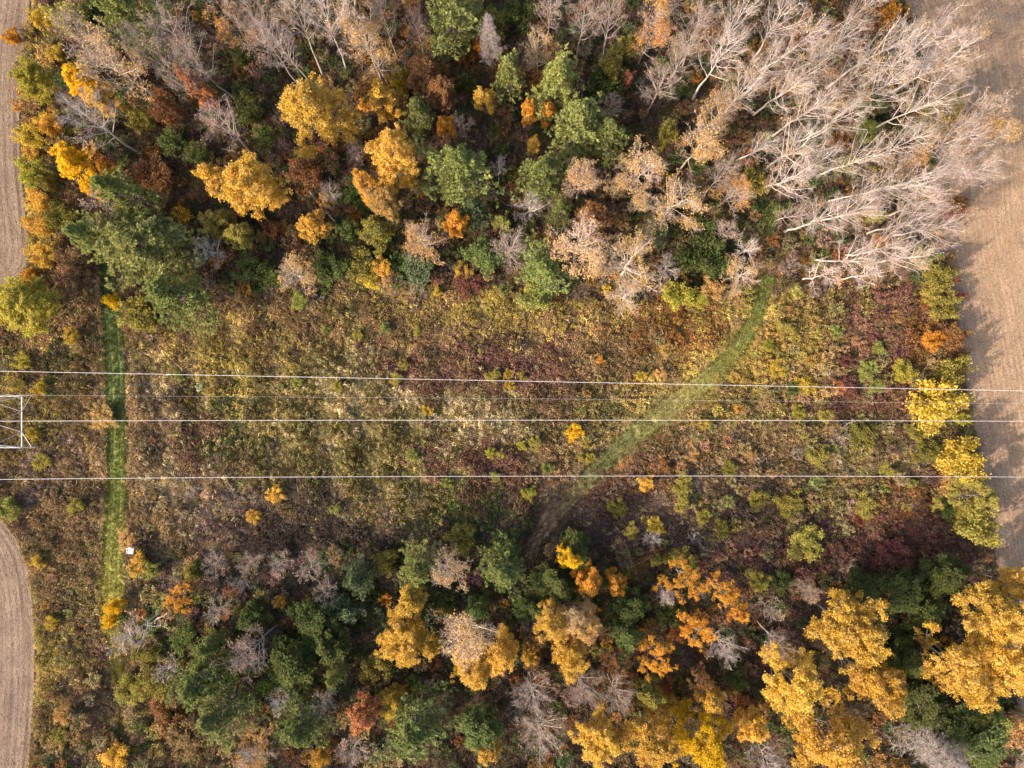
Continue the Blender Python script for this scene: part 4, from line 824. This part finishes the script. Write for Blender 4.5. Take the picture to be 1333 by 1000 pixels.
cable('power_cable', [ypx(549, HL), ypx(547, HM), ypx(549, HR)], [HL, HM, HR], .028, 'middle of the three thick power cables crossing the meadow')
cable('power_cable', [ypx(626, HL), ypx(620, HM), ypx(622, HR)], [HL, HM, HR], .028, 'lower of the three thick power cables crossing the meadow')
cable('power_cable', [ypx(513, 26), ypx(519, 22), ypx(528, 23)], [26, 22, 23], .006, 'hair-thin earth wire between the upper and middle power cables')

# lattice tower: only its near legs reach into the photograph
tx, ty = -73.1, -5.35
tower = link('lattice_tower', None, label='galvanised steel lattice tower at the photograph\'s left edge carrying the cables', category='tower'); tower.location = (tx, ty, 0)
def half(z_): return np.interp(z_, [0, 3.4, 17, 26], [4.05, 3.75, 1.1, .8])
def cor(z_, i): hx = half(z_); return (hx * (1, 1, -1, -1)[i], hx * (1, -1, -1, 1)[i] * .97, z_)
for i in range(4):
    bar_obj('leg', [(cor(-.3, i), cor(3.4, i)), (cor(3.4, i), cor(17, i)), (cor(17, i), cor(26, i))], .09, STEEL, tower)
levels = [3.4, 7.5, 11, 14, 17, 20, 23, 26]
for i in range(4):
    j = (i + 1) % 4
    mid = lambda z_: tuple((np.array(cor(z_, i)) + np.array(cor(z_, j))) / 2)
    bar_obj('ring_beam', [(cor(3.4, i), cor(3.4, j))], .085, STEEL, tower)
    q1 = tuple(np.array(cor(3.4, i)) * .7 + np.array(cor(3.4, j)) * .3); q2 = tuple(np.array(cor(3.4, i)) * .3 + np.array(cor(3.4, j)) * .7)
    bar_obj('brace', [(cor(1.6, i), q1), (cor(1.6, j), q2), (q1, cor(7.5, i)), (q2, cor(7.5, j)), (q1, mid(7.5)), (q2, mid(7.5))], .045, STEEL, tower)
    bar_obj('cross_brace', [x_ for a, b in zip(levels[1:-1], levels[2:]) for x_ in ((cor(a, i), cor(b, j)), (cor(a, j), cor(b, i)), (cor(b, i), cor(b, j)))], .04, STEEL, tower)
for zz, ln in ((21.5, 8.2),):
    for s in (-1, 1):
        tip = (0, s * ln, zz)
        bar_obj('crossarm', [((half(zz), s * .7, zz), tip), ((-half(zz), s * .7, zz), tip), ((half(24), s * .7, 24), tip), ((-half(24), s * .7, 24), tip)], .06, STEEL, tower)
for py_ in (480, 549, 626):
    yy = ypx(py_, HL) - ty
    bar_obj('insulator', [((0, yy, 20.0), (0, yy, 21.6))], .12, STEEL, tower, 8)

# ---------------------------------------------------------------- white raised platform by the straight track
WOODP = metal_material('weathered_white_board', (.80, .77, .76), 0, .7)
POLE = metal_material('grey_post', (.30, .25, .2), 0, .8)
pt = link('raised_platform', None, label='small white raised platform on posts beside the straight mown track', category='platform')
wx, wy = W(170, 717, 2.2); pt.location = (wx, wy, 0); pt.rotation_euler = (0, 0, -.12)
def box(cx, cy, cz, sx, sy, sz):
    v = np.array([(x_, y_, z_) for z_ in (-1, 1) for y_ in (-1, 1) for x_ in (-1, 1)], float) * (sx / 2, sy / 2, sz / 2) + (cx, cy, cz)
    return v, np.array([(0, 2, 3, 1), (4, 5, 7, 6), (0, 1, 5, 4), (2, 6, 7, 3), (0, 4, 6, 2), (1, 3, 7, 5)])
def box_obj(name, args, mat, parent):
    v, q = box(*args); return link(name, mesh_from(name, v, q, mats=[mat]), parent)
for k in range(5): box_obj('board', (-.32 + k * .16, 0, 2.2, .145, .95 - .05 * k, .04), WOODP, pt)
for sx in (-.38, .38):
    for sy in (-.42, .42): box_obj('leg', (sx, sy, 1.4, .07, .07, 2.8 if sy > 0 else 1.56), POLE, pt)
box_obj('rail', (0, .42, 2.78, .86, .06, .06), WOODP, pt)
box_obj('rail', (-.38, 0, 2.6, .05, .9, .05), WOODP, pt)
bar_obj('ladder', [((-.25, -.5, 2.15), (-.25, -1.2, 0)), ((.25, -.5, 2.15), (.25, -1.2, 0))] + [((-.25, -.5 - .7 * f, 2.15 * (1 - f)), (.25, -.5 - .7 * f, 2.15 * (1 - f))) for f in (.2, .4, .6, .8)], .025, POLE, pt)

# ---------------------------------------------------------------- fallen trunks
for k, (a, b, r, hh, pale, lb) in enumerate([((352, 135), (398, 205), .16, 1.2, 0, 'long fallen trunk beside the large round golden tree'), ((383, 228), (440, 292), .15, .9, 0, 'fallen trunk on the brown floor above the meadow edge'), ((829, 734), (854, 717), .14, .8, 1, 'pale fallen log near the compact bright yellow tree'),
        ((1182, 806), (1224, 852), .2, 2.5, 1, 'pale leaning dead trunk between the dark bushes and golden trees'), ((1240, 727), (1284, 741), .12, 1.0, 1, 'grey fallen log at the lower end of the stubble field'), ((196, 812), (224, 794), .17, 1.4, 1, 'grey broken trunk beside the whitish dead tree'), ((236, 842), (262, 824), .16, .8, 0, 'dark log-shaped streak right of the whitish dead tree'), ((868, 352), (905, 360), .12, .9, 1, 'whitish fallen branch below the wide tan half-bare tree')]):  # the last dark entry is a log-shaped dark streak
    rg = np.random.default_rng(900 + k); p0 = np.array([*W(*a), .25]); p1 = np.array([*W(*b), hh]); t = np.linspace(0, 1, 7)[:, None]
    P = (p0 + (p1 - p0) * t); P[1:-1] += rg.normal(0, .07, (5, 3)); P = P[None]; R = (r * (1 - .6 * t[:, 0]))[None]
    root = link('fallen_log', None, label=lb, category='log', group='fallen trunks')
    v, q, tt = tubes(P, R, 8, rg); o = link('trunk', mesh_from('fallen_trunk', v, q, tt, [BARK_PALE], smooth=True), root); o['bark'] = [.55, .48, .43] if pale else [.3, .24, .2]
    B, BR = spawn(P, R, 7, .3, 50, 1.3, 3, .02, .1, rg, rk=.4)
    v, q, tt = tubes(B, BR, 4, rg); o = link('branches', mesh_from('fallen_branches', v, q, tt, [BARK_PALE]), root, kind='stuff'); o['bark'] = [.55, .48, .43] if pale else [.3, .24, .2]
